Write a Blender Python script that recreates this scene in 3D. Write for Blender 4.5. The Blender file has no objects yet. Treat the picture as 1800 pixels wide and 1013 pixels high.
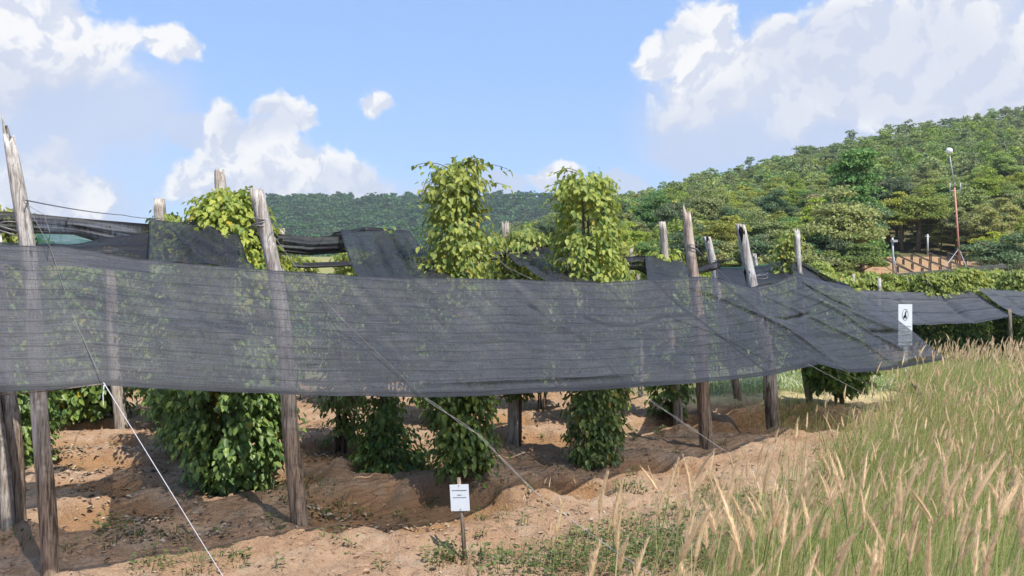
import bpy, math, random
import numpy as np
from mathutils import Vector

sc = bpy.context.scene
COL = sc.collection
R = np.random.default_rng
F, CX, HY, CH = 1334.0, 900.0, 477.0, 2.56      # focal length (px of an 1800 px wide frame), centre column, horizon row, eye height

# ------------------------------------------------------------------ helpers
def mesh_np(name, V, Q, smooth=True):
    V = np.asarray(V, dtype=np.float32).reshape(-1, 3)
    Q = np.asarray(Q, dtype=np.int32).reshape(-1, 4)
    me = bpy.data.meshes.new(name)
    me.vertices.add(len(V)); me.vertices.foreach_set('co', V.ravel())
    me.loops.add(Q.size); me.loops.foreach_set('vertex_index', Q.ravel())
    me.polygons.add(len(Q))
    me.polygons.foreach_set('loop_start', np.arange(0, Q.size, 4, dtype=np.int32))
    me.polygons.foreach_set('use_smooth', np.full(len(Q), smooth))
    me.update(calc_edges=True); me.validate()
    return me

class MB:
    """collects quads and links them as one mesh object"""
    def __init__(s): s.V, s.Q, s.n = [], [], 0
    def add(s, V, Q):
        V = np.asarray(V, float).reshape(-1, 3); Q = np.asarray(Q, int).reshape(-1, 4)
        s.V.append(V); s.Q.append(Q + s.n); s.n += len(V); return s
    def box(s, c, d, rz=0.0, ax=None):
        c = np.array(c, float); d = np.array(d, float) / 2
        P = np.array([[sx, sy, sz] for sz in (-1, 1) for sy in (-1, 1) for sx in (-1, 1)], float) * d
        if ax is not None: P = P @ np.array(ax)
        elif rz:
            ca, sa = math.cos(rz), math.sin(rz)
            P = P @ np.array([[ca, sa, 0], [-sa, ca, 0], [0, 0, 1]])
        return s.add(P + c, [[0, 2, 3, 1], [4, 5, 7, 6], [0, 1, 5, 4], [2, 6, 7, 3], [0, 4, 6, 2], [1, 3, 7, 5]])
    def beam(s, a, b, w, h):
        a = np.array(a, float); b = np.array(b, float); t = b - a; L = np.linalg.norm(t); t /= L
        up = np.array([0, 0, 1.]) if abs(t[2]) < .9 else np.array([0, 1., 0])
        sd = np.cross(t, up); sd /= np.linalg.norm(sd); up = np.cross(sd, t)
        return s.box((a + b) / 2, (L, w, h), ax=[t, sd, up])
    def tube(s, P, rad, n=8, cap=True):
        P = np.asarray(P, float); m = len(P)
        rad = np.full(m, rad, float) if np.isscalar(rad) else np.asarray(rad, float)
        if cap:
            e = P[0] - P[-1]
            P = np.vstack([P[:1], P, P[-1:]]); rad = np.concatenate([[1e-4], rad, [1e-4]]); m += 2
        T = np.gradient(P, axis=0); ln = np.linalg.norm(T, axis=1, keepdims=True); ln[ln < 1e-9] = 1; T = T / ln
        if cap: T[0], T[-1] = T[1], T[-2]
        ref = np.array([0.31, 0.95, 0.05]) if abs(T[m // 2][2]) > .6 else np.array([0.05, 0.1, 1.0])
        A = np.cross(T, ref); A /= np.linalg.norm(A, axis=1, keepdims=True); B = np.cross(T, A)
        th = np.linspace(0, 2 * math.pi, n, endpoint=False)
        V = P[:, None] + rad[:, None, None] * (np.cos(th)[None, :, None] * A[:, None] + np.sin(th)[None, :, None] * B[:, None])
        i = np.arange(m - 1)[:, None] * n; j = np.arange(n)[None]; k = (j + 1) % n
        return s.add(V.reshape(-1, 3), np.stack([i + j, i + k, i + n + k, i + n + j], -1).reshape(-1, 4))
    def build(s, name, mat, parent=None, smooth=True):
        me = mesh_np(name, np.vstack(s.V), np.vstack(s.Q), smooth)
        return link(name, me, mat, parent)

def link(name, me, mat, parent=None):
    o = bpy.data.objects.new(name, me); COL.objects.link(o)
    if mat: me.materials.clear(); me.materials.append(mat)
    if parent: o.parent = parent
    return o
def tag(o, label=None, cat=None, group=None, kind=None):
    if label: o['label'] = label
    if cat: o['category'] = cat
    if group: o['group'] = group
    if kind: o['kind'] = kind
    return o
def empty(name, loc=(0, 0, 0)):
    o = bpy.data.objects.new(name, None); COL.objects.link(o); o.location = loc; o.empty_display_size = .1; return o
def at(px, py, Y): return np.array([(px - CX) / F * Y, Y, CH - (py - HY) / F * Y])
def ss(a, b, x):
    t = np.clip((np.asarray(x, float) - a) / (b - a), 0, 1); return t * t * (3 - 2 * t)

def _h(ix, iy, iz, s):
    n = (ix * 374761393 + iy * 668265263 + iz * 1274126177 + s * 144664129) & 0xffffffff
    n = ((n ^ (n >> 13)) * 1274126177) & 0xffffffff
    return ((n ^ (n >> 16)) & 0xffff) / 65535.0
def vnoise(x, y, z=0.0, s=0):
    x, y, z = np.broadcast_arrays(np.asarray(x, float), np.asarray(y, float), np.asarray(z, float))
    xi, yi, zi = (np.floor(a).astype(np.int64) for a in (x, y, z))
    u, v, w = x - xi, y - yi, z - zi
    u, v, w = (t * t * (3 - 2 * t) for t in (u, v, w))
    r = 0
    for a in (0, 1):
        for b in (0, 1):
            for c in (0, 1):
                r = r + _h(xi + a, yi + b, zi + c, s) * (u if a else 1 - u) * (v if b else 1 - v) * (w if c else 1 - w)
    return r
def fbm(x, y, z=0.0, o=4, s=0):
    r, a, t = 0, .5, 0
    x, y, z = np.asarray(x, float), np.asarray(y, float), np.asarray(z, float)
    for i in range(o):
        r = r + a * vnoise(x, y, z, s + i); t += a; a *= .5; x, y, z = x * 2.03, y * 2.03, z * 2.03
    return r / t
def unit(v): return v / np.maximum(np.linalg.norm(v, axis=-1, keepdims=True), 1e-9)

def leaves(C, T, N, L, W, fold=.3, droop=.12):
    """ovate folded leaves: six points and two quads each"""
    n = len(C); L = np.broadcast_to(np.asarray(L, float).reshape(-1, 1), (n, 1)); W = np.broadcast_to(np.asarray(W, float).reshape(-1, 1), (n, 1))
    T = unit(T); S = unit(np.cross(T, N)); N = np.cross(S, T)
    V = np.stack([C, C + T * .3 * L + S * .5 * W + N * fold * .5 * W, C + T * .68 * L + S * .36 * W + N * (fold * .36 * W - droop * .3 * L),
                  C + T * L - N * droop * L, C + T * .68 * L - S * .36 * W + N * (fold * .36 * W - droop * .3 * L), C + T * .3 * L - S * .5 * W + N * fold * .5 * W], 1)
    b = np.arange(n)[:, None] * 6
    return V.reshape(-1, 3), np.concatenate([b + np.array([[0, 1, 2, 3]]), b + np.array([[0, 3, 4, 5]])], 1).reshape(-1, 4)

def blades(C, D, H, W, bend, seg=3, side=None):
    """grass blades: strips that start at C going up and bend towards D"""
    n = len(C); rows = []
    D = unit(D)
    S = unit(np.cross(D, np.array([0, 0, 1.]))) if side is None else side
    H = np.asarray(H).reshape(-1, 1); W = np.asarray(W).reshape(-1, 1); bend = np.asarray(bend).reshape(-1, 1)
    for k in range(seg + 1):
        t = k / seg
        c = C + np.array([0, 0, 1.]) * H * t * (1 - .35 * bend * t) + D * H * bend * t * t
        w = W * (1 - .9 * t) * .5
        rows += [c - S * w, c + S * w]
    V = np.stack(rows, 1); b = np.arange(n)[:, None] * 2 * (seg + 1)
    Q = np.concatenate([b + np.array([[2 * k, 2 * k + 1, 2 * k + 3, 2 * k + 2]]) for k in range(seg)], 1).reshape(-1, 4)
    return V.reshape(-1, 3), Q

# ------------------------------------------------------------------ materials
class NT:
    def __init__(s, name):
        s.m = bpy.data.materials.new(name); s.m.use_nodes = True; s.t = s.m.node_tree; s.t.nodes.clear()
        s.out = s.t.nodes.new('ShaderNodeOutputMaterial')
    def n(s, typ, **kw):
        nd = s.t.nodes.new(typ)
        for k, v in kw.items():
            if k.startswith('i_'): s.set(nd, k[2:].replace('_', ' '), v)
            else: setattr(nd, k, v)
        return nd
    def set(s, nd, key, v):
        sock = nd.inputs[int(key)] if key.isdigit() else nd.inputs[key]
        if isinstance(v, bpy.types.NodeSocket): s.t.links.new(v, sock)
        else: sock.default_value = v
    def math(s, op, a, b=0.0, c=None, clamp=False):
        nd = s.n('ShaderNodeMath', operation=op, use_clamp=clamp); s.set(nd, '0', a); s.set(nd, '1', b)
        if c is not None: s.set(nd, '2', c)
        return nd.outputs[0]
    def mix(s, f, a, b):
        nd = s.n('ShaderNodeMix', data_type='RGBA')
        s.set(nd, '0', f)
        for i, v in ((6, a), (7, b)):
            if isinstance(v, bpy.types.NodeSocket): s.t.links.new(v, nd.inputs[i])
            else: nd.inputs[i].default_value = (*v, 1) if len(v) == 3 else v
        return nd.outputs[2]
    def ramp(s, f, lo, hi):
        nd = s.n('ShaderNodeMapRange', interpolation_type='SMOOTHSTEP'); s.set(nd, '0', f); s.set(nd, '1', lo); s.set(nd, '2', hi); return nd.outputs[0]
    def coords(s, kind='Object', scale=(1, 1, 1)):
        tc = s.n('ShaderNodeTexCoord'); mp = s.n('ShaderNodeMapping'); mp.inputs['Scale'].default_value = scale
        s.t.links.new(tc.outputs[kind], mp.inputs[0]); return mp.outputs[0]
    def noise(s, vec, scale, detail=5.0, rough=.55, dist=0.0):
        nd = s.n('ShaderNodeTexNoise'); s.t.links.new(vec, nd.inputs['Vector'])
        nd.inputs['Scale'].default_value = scale; nd.inputs['Detail'].default_value = detail
        nd.inputs['Roughness'].default_value = rough; nd.inputs['Distortion'].default_value = dist
        return nd.outputs[0]
    def attr(s, name, out='Fac'): return s.n('ShaderNodeAttribute', attribute_name=name).outputs[out]
    def bump(s, h, strength=.5, dist=.02):
        nd = s.n('ShaderNodeBump'); s.set(nd, 'Height', h); nd.inputs['Strength'].default_value = strength; nd.inputs['Distance'].default_value = dist; return nd.outputs[0]
    def bsdf(s, col, rough=.8, spec=.3, normal=None, metal=0.0):
        b = s.n('ShaderNodeBsdfPrincipled')
        s.set(b, 'Base Color', col if isinstance(col, bpy.types.NodeSocket) else (*col, 1)); s.set(b, 'Roughness', rough)
        b.inputs['Specular IOR Level'].default_value = spec; b.inputs['Metallic'].default_value = metal
        if normal: s.set(b, 'Normal', normal)
        return b.outputs[0]
    def done(s, sh): s.t.links.new(sh, s.out.inputs[0]); return s.m
    def mixsh(s, f, a, b):
        nd = s.n('ShaderNodeMixShader'); s.set(nd, '0', f); s.t.links.new(a, nd.inputs[1]); s.t.links.new(b, nd.inputs[2]); return nd.outputs[0]

def foliage_mat(name, dark, light, accent=None, acc=.04, rough=.5, trans=.35, spec=.35, objvar=True, tint=False, spread=1.0):
    t = NT(name)
    rnd = t.n('ShaderNodeNewGeometry').outputs['Random Per Island']
    col = t.mix(t.math('POWER', rnd, 1.3), dark, light)
    if accent:
        r2 = t.math('FRACT', t.math('MULTIPLY', rnd, 37.13))
        col = t.mix(t.math('LESS_THAN', r2, acc), col, accent)
    if objvar or tint:
        f = t.attr('tint') if tint else t.n('ShaderNodeObjectInfo').outputs['Random']
        hs = t.n('ShaderNodeHueSaturation'); t.set(hs, 'Color', col)
        t.set(hs, 'Hue', t.math('MULTIPLY_ADD', f, .045 * spread, .5 - .012 * spread)); t.set(hs, 'Value', t.math('MULTIPLY_ADD', t.math('FRACT', t.math('MULTIPLY', f, 7.31)), .6 * spread, 1 - .26 * spread))
        t.set(hs, 'Saturation', t.math('MULTIPLY_ADD', t.math('FRACT', t.math('MULTIPLY', f, 3.7)), .4 * spread, 1 - .26 * spread))
        col = hs.outputs[0]
    a = t.bsdf(col, rough, spec)
    tr = t.n('ShaderNodeBsdfTranslucent')
    tc = t.n('ShaderNodeHueSaturation'); tc.inputs['Value'].default_value = 1.5; tc.inputs['Hue'].default_value = .485; t.set(tc, 'Color', col)
    t.t.links.new(tc.outputs[0], tr.inputs[0])
    return t.done(t.mixsh(trans, a, tr.outputs[0]))

def wood_mat(name, base, dark, light, bark_shade_z=None, bark=(.17, .115, .08), hole=0.0):
    t = NT(name)
    o = t.coords('Object'); st = t.coords('Object', (20, 20, 2.0)); st2 = t.coords('Object', (70, 70, 5))
    n1, n2, n3 = t.noise(st, 1.0, 6, .6), t.noise(st2, 1.0, 4, .6), t.noise(o, 5.0, 4)
    col = t.mix(t.ramp(n1, .36, .62), dark, base); col = t.mix(t.ramp(n3, .5, .72), col, light)
    col = t.mix(t.math('MULTIPLY', t.ramp(n2, .50, .38), .55), col, (.05, .035, .03))
    if hole:
        h = t.noise(t.coords('Object', (9, 9, 2.6)), 1.0, 2, .5)
        col = t.mix(t.ramp(h, 1 - hole - .03, 1 - hole), col, (.012, .010, .009))
    if bark_shade_z is not None:
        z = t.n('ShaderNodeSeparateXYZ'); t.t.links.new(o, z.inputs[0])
        bark_shade = t.mix(t.ramp(t.math('ADD', t.math('MULTIPLY', n2, .6), t.math('MULTIPLY', n1, .4)), .40, .60), tuple(c * .40 for c in bark), tuple(min(1, c * 1.6) for c in bark))  # brown bark low down, darkened as well for the shade below the net
        f = t.ramp(t.math('ADD', z.outputs[2], t.math('MULTIPLY', n1, .9)), bark_shade_z + .9, bark_shade_z + .3)
        col = t.mix(f, col, bark_shade)
    bmp = t.bump(t.math('ADD', t.math('MULTIPLY', n1, 1.0), t.math('MULTIPLY', n2, .5)), .9, .03)
    return t.done(t.bsdf(col, .9, .15, bmp))

def plain(name, col, rough=.6, spec=.3, metal=0.0, var=.15, scale=20):
    t = NT(name)
    n = t.noise(t.coords('Object'), scale, 5)
    c = t.mix(n, tuple(x * (1 - var) for x in col), tuple(min(1, x * (1 + var)) for x in col))
    return t.done(t.bsdf(c, rough, spec, None, metal))

def net_mat(name, col, open_=.32, bands=.16, dirt=.5, fine=90.0):
    """woven shade cloth: threads and holes from the cloth's own UV in metres (u along, v across)"""
    t = NT(name)
    uv = t.n('ShaderNodeUVMap', uv_map='UVMap').outputs[0]
    sp = t.n('ShaderNodeSeparateXYZ'); t.t.links.new(uv, sp.inputs[0]); u, v = sp.outputs[0], sp.outputs[1]
    def mp(sx, sy):
        m = t.n('ShaderNodeMapping'); m.inputs['Scale'].default_value = (sx, sy, 1); t.t.links.new(uv, m.inputs[0]); return m.outputs[0]
    wob = t.math('MULTIPLY', t.math('SUBTRACT', t.noise(mp(.55, .9), 1, 3), .5), .16)
    vv = t.math('ADD', v, wob)
    f = t.math('ABSOLUTE', t.math('SUBTRACT', t.math('FRACT', t.math('DIVIDE', vv, bands)), .5))
    band = t.ramp(f, .068, .040)                                     # thicker cords across the cloth
    dash = t.noise(mp(42, 34), 1, 2, .6)                            # broken threads, catches of dirt
    weave = t.noise(mp(2.2, fine * .72), 1, 2, .6)                           # weft
    warp = t.noise(mp(fine * .8, 6), 1, 2, .6)
    blot = t.noise(mp(1.4, 1.7), 1, 5, .6)
    op = t.math('MULTIPLY_ADD', t.math('SUBTRACT', weave, .5), -1.0, open_)
    op = t.math('MULTIPLY_ADD', t.math('SUBTRACT', warp, .5), -.4, op)
    op = t.math('MULTIPLY_ADD', t.math('SUBTRACT', blot, .5), -.22, op)
    op = t.math('SUBTRACT', op, t.math('MULTIPLY', t.math('MULTIPLY', t.ramp(dash, .60, .67), t.ramp(blot, .36, .55)), dirt * .6))
    op = t.math('MULTIPLY', op, t.math('SUBTRACT', 1.0, t.math('MULTIPLY', band, .65)))
    op = t.math('MULTIPLY', op, t.math('SUBTRACT', 1.0, t.attr('double')))
    op = t.math('MULTIPLY', op, t.math('SUBTRACT', 1.0, t.attr('hem')))
    op = t.math('MAXIMUM', t.math('MINIMUM', op, .9), .0)
    c = t.mix(t.math('MULTIPLY', t.ramp(dash, .60, .67), t.ramp(blot, .36, .55)), col, tuple(x * .2 for x in col))
    c = t.mix(t.math('MULTIPLY', band, .85), c, tuple(x * .38 for x in col))
    c = t.mix(t.math('MULTIPLY', t.ramp(weave, .48, .7), .25), c, tuple(x * 1.6 for x in col))
    c = t.mix(t.math('MULTIPLY', t.ramp(blot, .5, .75), .12), c, (.16, .145, .13)); c = t.mix(t.math('MULTIPLY', t.attr('hem'), t.math('MULTIPLY_ADD', weave, .7, .5), clamp=True), c, tuple(x * .22 for x in col))
    bm = t.bump(t.math('ADD', weave, t.math('MULTIPLY', band, .8)), .35, .006)
    a = t.bsdf(c, .55, .4, bm)
    tl = t.n('ShaderNodeBsdfTranslucent'); t.set(tl, 'Color', t.mix(.5, c, (0.02, .02, .022)))
    cl = t.mixsh(.18, a, tl.outputs[0])
    tp = t.n('ShaderNodeBsdfTransparent')
    return t.done(t.mixsh(op, cl, tp.outputs[0]))

M = {}
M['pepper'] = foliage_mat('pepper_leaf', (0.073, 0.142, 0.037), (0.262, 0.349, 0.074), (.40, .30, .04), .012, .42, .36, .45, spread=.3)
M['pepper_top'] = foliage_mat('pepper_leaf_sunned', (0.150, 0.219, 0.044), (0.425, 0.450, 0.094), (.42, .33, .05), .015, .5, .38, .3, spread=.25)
M['stem'] = plain('vine_stem', (.14, .10, .07), .9, .1, var=.4)
M['greystem'] = plain('bark_grey', (.16, .13, .10), .9, .1, var=.4)
M['pole'] = wood_mat('pole_weathered', (.54, .49, .44), (.30, .265, .23), (.64, .60, .55), bark_shade_z=1.1, bark=(.24, .18, .13), hole=.24)
M['pole_warm'] = wood_mat('pole_warm', (.60, .48, .40), (.34, .25, .20), (.68, .59, .52), bark_shade_z=1.3, bark=(.21, .155, .115), hole=.27)
M['pole_bleached'] = wood_mat('pole_bleached', (.60, .56, .52), (.36, .31, .27), (.70, .67, .63), bark_shade_z=.9, bark=(.26, .20, .155), hole=.36)
M['pole_plain'] = wood_mat('pole_dry', (.48, .42, .35), (.28, .23, .19), (.58, .52, .46))
M['stake'] = wood_mat('stake_wood', (.30, .24, .18), (.17, .13, .1), (.40, .33, .26))
M['net'] = net_mat('shade_cloth', (.063, .067, .081))
M['net_flap'] = net_mat('shade_cloth_flap', (.030, .031, .036), .22, .11, .5)
M['net_dark'] = net_mat('shade_cloth_rolled', (.016, .016, .019), .10, .05, .3)
M['net_far'] = net_mat('shade_cloth_far', (.085, .088, .100), .12, .9, .15, 30.0)
M['net_green'] = net_mat('green_cloth', (.035, .13, .10), .2, .4, .2)
M['rope'] = plain('rope_pale', (.62, .62, .66), .6, .4, var=.1)
M['ropegrey'] = plain('rope_grey', (.40, .38, .37), .7, .3, var=.2)
M['wire'] = plain('wire_grey', (.20, .19, .19), .5, .4, .4, var=.3)
M['white'] = plain('sign_white', (.80, .82, .84), .4, .4, var=.03, scale=6)
M['paper'] = plain('sign_paper', (.66, .72, .76), .5, .3, var=.06, scale=9)
M['ink'] = plain('ink', (.03, .03, .035), .7, .2)
M['inkgrey'] = plain('ink_grey', (.16, .16, .17), .7, .2)
M['red'] = plain('mast_red', (.56, .25, .18), .6, .3, var=.2, scale=3)
M['galv'] = plain('galvanised', (.42, .43, .44), .5, .4, .3)
M['steel'] = plain('rack_dark', (.055, .040, .035), .7, .3)
M['panel'] = plain('rack_top', (.30, .28, .26), .6, .3)
M['darkbeam'] = plain('beam_dark', (.10, .095, .09), .8, .2)
M['straw'] = foliage_mat('seed_head', (.68, .52, .32), (.86, .70, .45), None, 0, .85, .35, .1, objvar=False)
M['grass'] = foliage_mat('grass_blade', (.11, .19, .045), (.50, .53, .19), (.66, .55, .28), .2, .6, .45, .2, objvar=False)
M['grass_dry'] = foliage_mat('grass_dry', (0.360, 0.300, 0.120), (0.624, 0.504, 0.264), (.15, .20, .05), .2, .7, .4, .15, objvar=False)
M['weed'] = foliage_mat('weed_leaf', (.06, .105, .03), (.17, .22, .07), (.30, .25, .10), .08, .6, .35, .25, objvar=False)
M['weed_pale'] = foliage_mat('weed_pale', (.16, .26, .07), (.42, .50, .22), (.75, .75, .60), .2, .6, .3, .2, objvar=False)
M['litter'] = foliage_mat('dead_leaf', (.20, .15, .10), (.52, .44, .33), (.10, .07, .05), .2, .8, .1, .15, objvar=False)
M['tree'] = foliage_mat('tree_leaf', (0.144, 0.200, 0.048), (0.421, 0.436, 0.113), None, 0, .6, .3, .2)
M['tree_dark'] = foliage_mat('tree_leaf_dark', (0.070, 0.140, 0.049), (0.215, 0.298, 0.097), None, 0, .55, .28, .25)
M['tree_yellow'] = foliage_mat('tree_leaf_yellow', (0.180, 0.217, 0.044), (0.450, 0.450, 0.113), (.34, .26, .11), .06, .6, .32, .2)
M['tree_dry'] = foliage_mat('tree_leaf_dry', (0.185, 0.158, 0.079), (0.356, 0.290, 0.145), None, 0, .7, .25, .15)
M['shrub_grey'] = foliage_mat('shrub_leaf_grey', (.12, .14, .075), (.25, .26, .15), None, 0, .7, .3, .15)
M['forest'] = foliage_mat('forest_leaf', (0.124, 0.197, 0.051), (0.382, 0.413, 0.118), None, 0, .6, .28, .2, objvar=False, tint=True)
M['forest_far'] = foliage_mat('far_forest_leaf', (.040, .095, .030), (.125, .19, .060), None, 0, .7, .2, .15, objvar=False, tint=True)

# ------------------------------------------------------------------ layout
ROW_X = np.array([-14, -3.98, -2.14, -.53, 1.19, 2.80, 4.31, 6.1, 12.0]); ROW_Y = np.array([.55, 6.47, 7.62, 8.72, 9.86, 10.98, 12.45, 14.1, 19.6])
NRM = np.array([.56, -.83]); NRM /= np.linalg.norm(NRM); UDIR = np.array([.83, .56])
def row_hit(px, off, z=None):
    """point of the front pole row, moved OFF metres outwards, under the bearing of column px"""
    k = (px - CX) / F; lo, hi = 1.0, 40.0
    for _ in range(60):
        Y = (lo + hi) / 2; X = k * Y; b = np.array([X, Y]) - NRM * off
        if b[1] < np.interp(b[0], ROW_X, ROW_Y): lo = Y
        else: hi = Y
    return lo
def row_at(px, py, off): return at(px, py, row_hit(px, off))

# basins dug round the vines: x, y, rx, ry, depth
PITS = [(-1.25, 8.25, 1.25, .85, .20), (.42, 8.95, .75, .45, .16), (1.9, 9.85, .6, .35, .14), (4.9, 13.0, 1.2, 1.0, .22), (-4.15, 7.95, .75, .55, .15),
        (-4.85, 9.05, .75, .45, .14), (-5.6, 10.15, .8, .45, .13), (-6.3, 11.2, .9, .45, .12), (-7.1, 12.5, .9, .5, .12), (-3.1, 9.3, .8, .6, .12),
        (-2.6, 10.8, .8, .6, .12), (2.9, 12.9, .8, .5, .12), (.2, 11.5, .9, .6, .14), (-1.5, 10.0, .7, .5, .12), (3.6, 12.3, .7, .45, .12), (-7.0, 9.7, .8, .6, .14), (-.3, 13.0, .9, .6, .12)]
def pitf(x, y):
    d = np.zeros(np.broadcast(x, y).shape); dm = np.zeros_like(d)
    wob = (fbm(np.asarray(x) * 2.2, np.asarray(y) * 2.2, 0, 3, 5) - .5) * .55
    for (a, b, rx, ry, dp) in PITS:
        q = np.sqrt(((x - a) / rx) ** 2 + ((y - b) / ry) ** 2) + wob
        d = d - dp * (1 - ss(.72, 1.02, q)) + dp * .32 * np.exp(-((q - 1.22) / .2) ** 2)
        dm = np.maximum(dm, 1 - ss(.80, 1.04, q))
    return d, dm
def zbase(x, y):
    x = np.asarray(x, float); y = np.asarray(y, float)
    z = .9 * (1 - ss(2.0, 5.6, y)) - 1.0 * ss(16, 28, y)
    z = z + 5.0 * ss(38, 72, y)
    return z
def zg(x, y):
    p, _ = pitf(x, y)
    return zbase(x, y) + p
def grassf(x, y):
    """1 inside the tall grass on the right, 0 on the bare soil"""
    bx = np.interp(y, [0, 3, 5.2, 6.5, 9.1, 11.3, 14, 19, 26, 60], [.2, .6, 1.4, 2.4, 3.9, 5.6, 7.6, 9.0, 12.0, 30])
    return ss(-.5, .9, np.asarray(x) - bx + (fbm(np.asarray(x) * .9, np.asarray(y) * .9, 0, 3, 21) - .5) * 1.6)

def build_ground():
    def axis(fine0, fine1, st, far0, far1):
        a = list(np.arange(fine0, fine1, st)); s = st; v = fine0
        lo = []
        while v > far0: s *= 1.22; v -= s; lo.append(v)
        s = st; v = a[-1]
        while v < far1: s *= 1.22; v += s; a.append(v)
        return np.array(lo[::-1] + a)
    xs, ys = axis(-9.5, 9.5, .05, -2500, 2500), axis(4.8, 15.5, .045, -400, 2600)
    X, Y = np.meshgrid(xs, ys)
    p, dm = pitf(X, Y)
    near = (1 - ss(16, 30, Y)) * (1 - ss(14, 25, np.abs(X)))
    furrow = (fbm(X * .55, Y * .8, 0, 4, 3) - .5) * .15
    lump = (fbm(X * 2.6, Y * 2.6, 0, 4, 8) - .5) * .12 + (fbm(X * 9, Y * 9, 0, 3, 9) - .5) * .10
    Z = zbase(X, Y) + p + near * (furrow + lump * (1 - .55 * dm))
    far = ss(300, 900, np.hypot(X, Y))
    Z = Z * (1 - far) + far * 0
    n, m = X.shape
    i = (np.arange(n - 1)[:, None] * m + np.arange(m - 1)[None])
    Q = np.stack([i, i + 1, i + m + 1, i + m], -1).reshape(-1, 4)
    me = mesh_np('ground', np.stack([X, Y, Z], -1), Q)
    g = grassf(X, Y) * (1 - ss(40, 60, Y))
    back = ss(14.6, 15.4, Y - .10 * X + (fbm(X * .7, Y * .7, 0, 3, 31) - .5) * 1.5) * ss(1.5, 3.5, X)
    path = np.exp(-((Y - 15.35 - .10 * (X - 5)) / .55) ** 2) * ss(2.2, 3.2, X) * (1 - ss(8.5, 10, X))
    PXg = CX + F * X / np.maximum(Y, 1); cl = ss(40, 46, Y) * ss(1400, 1470, PXg) * (1 - ss(1740, 1800, PXg)) * (1 - ss(74, 80, Y))
    green = np.maximum(np.maximum(g * .9, back), ss(17, 22, Y) * (1 - cl))
    ca = me.color_attributes.new('cover', 'FLOAT_COLOR', 'POINT')
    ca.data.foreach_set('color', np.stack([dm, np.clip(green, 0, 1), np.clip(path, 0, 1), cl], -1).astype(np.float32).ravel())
    t = NT('ground_soil')
    o = t.coords('Object')
    at_ = t.n('ShaderNodeAttribute', attribute_name='cover'); sp = t.n('ShaderNodeSeparateColor'); t.t.links.new(at_.outputs['Color'], sp.inputs[0])
    dmp_shade, veg, pth = sp.outputs[0], sp.outputs[1], sp.outputs[2]
    n1, n2, n3, n4 = t.noise(o, .9, 5), t.noise(o, 5.5, 6, .62), t.noise(o, 38, 5, .65), t.noise(o, 2.3, 4)
    soil = t.mix(t.ramp(n1, .38, .62), (.45, .305, .20), (.38, .235, .14))
    soil = t.mix(t.math('MULTIPLY', t.ramp(n4, .5, .68), .6), soil, (.48, .36, .265))
    soil = t.mix(t.math('MULTIPLY', t.ramp(n2, .50, .70), .6), soil, (.25, .15, .09)); crumb = t.noise(o, 17, 6, .7); soil = t.mix(t.math('MULTIPLY', t.ramp(crumb, .56, .66), .6), soil, (.17, .115, .075))
    soil = t.mix(t.math('MULTIPLY', t.ramp(n3, .58, .72), .55), soil, (.20, .13, .08))
    soil = t.mix(t.math('MULTIPLY', t.ramp(n3, .44, .3), .4), soil, (.58, .43, .30))
    wet_shade = t.mix(t.ramp(n2, .35, .7), (.31, .17, .08), (.39, .225, .115))  # damp basin soil, with part of the net's shade put into the tone
    soil = t.mix(t.math('MULTIPLY', dmp_shade, .85), soil, wet_shade)
    soil = t.mix(t.math('MULTIPLY', t.ramp(n4, .60, .72), .35), soil, (.14, .15, .06))
    gr = t.mix(n2, (.14, .18, .05), (.34, .32, .14)); st = t.mix(n2, (.66, .54, .30), (.50, .41, .21))
    soil = t.mix(t.math('MULTIPLY', veg, t.ramp(n2, .25, .55)), soil, gr)
    soil = t.mix(pth, soil, st)
    soil = t.mix(t.math('MULTIPLY', at_.outputs['Alpha'], 1.0), soil, t.mix(t.ramp(n1, .45, .6), (.42, .25, .15), (.33, .24, .12)))
    bm = t.bump(t.math('ADD', t.math('MULTIPLY', n2, .7), t.math('ADD', t.math('MULTIPLY', n3, .5), t.math('MULTIPLY', crumb, .6))), 1.0, .06)
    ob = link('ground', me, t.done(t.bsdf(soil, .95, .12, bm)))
    tag(ob, kind='structure')
build_ground()

def ground_z(x, y):
    x = np.asarray(x, float); y = np.asarray(y, float)
    p, dm = pitf(x, y)
    near = (1 - ss(16, 30, y)) * (1 - ss(14, 25, np.abs(x)))
    return zbase(x, y) + p + near * ((fbm(x * .55, y * .8, 0, 4, 3) - .5) * .15 + (1 - .55 * dm) * ((fbm(x * 2.6, y * 2.6, 0, 4, 8) - .5) * .12 + (fbm(x * 9, y * 9, 0, 3, 9) - .5) * .10))

# ------------------------------------------------------------------ hills
NSKY = ([780, 840, 900, 1000, 1090, 1150, 1230, 1340, 1400, 1500, 1600, 1700, 1800, 2000, 2400, 3000], [470, 436, 402, 372, 341, 330, 306, 276, 259, 240, 215, 199, 180, 150, 120, 120])
NY0 = ([780, 870, 1000, 1100, 1500, 1530, 1720, 1760, 1900, 2400, 3000], [150, 120, 80, 60, 52, 70, 70, 54, 50, 55, 60])
NY1 = ([780, 870, 1000, 1100, 1400, 1800, 2400, 3000], [215, 210, 205, 205, 225, 265, 300, 320])
def near_hill(px, t):
    y0, y1 = np.interp(px, *NY0), np.interp(px, *NY1)
    Y = y0 + (y1 - y0) * t; X = (px - CX) / F * Y
    zb = zbase((px - CX) / F * y0, y0) - .4
    zs = CH + (HY - np.interp(px, *NSKY)) / F * y1 - 5.2
    zs = np.maximum(zs, zb + .5)
    Z = zb + (zs - zb) * (t ** 1.12) + (fbm(X * .03, Y * .03, 0, 3, 44) - .5) * 4 * np.sin(np.pi * np.clip(t, 0, 1))
    return X, Y, Z
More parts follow.
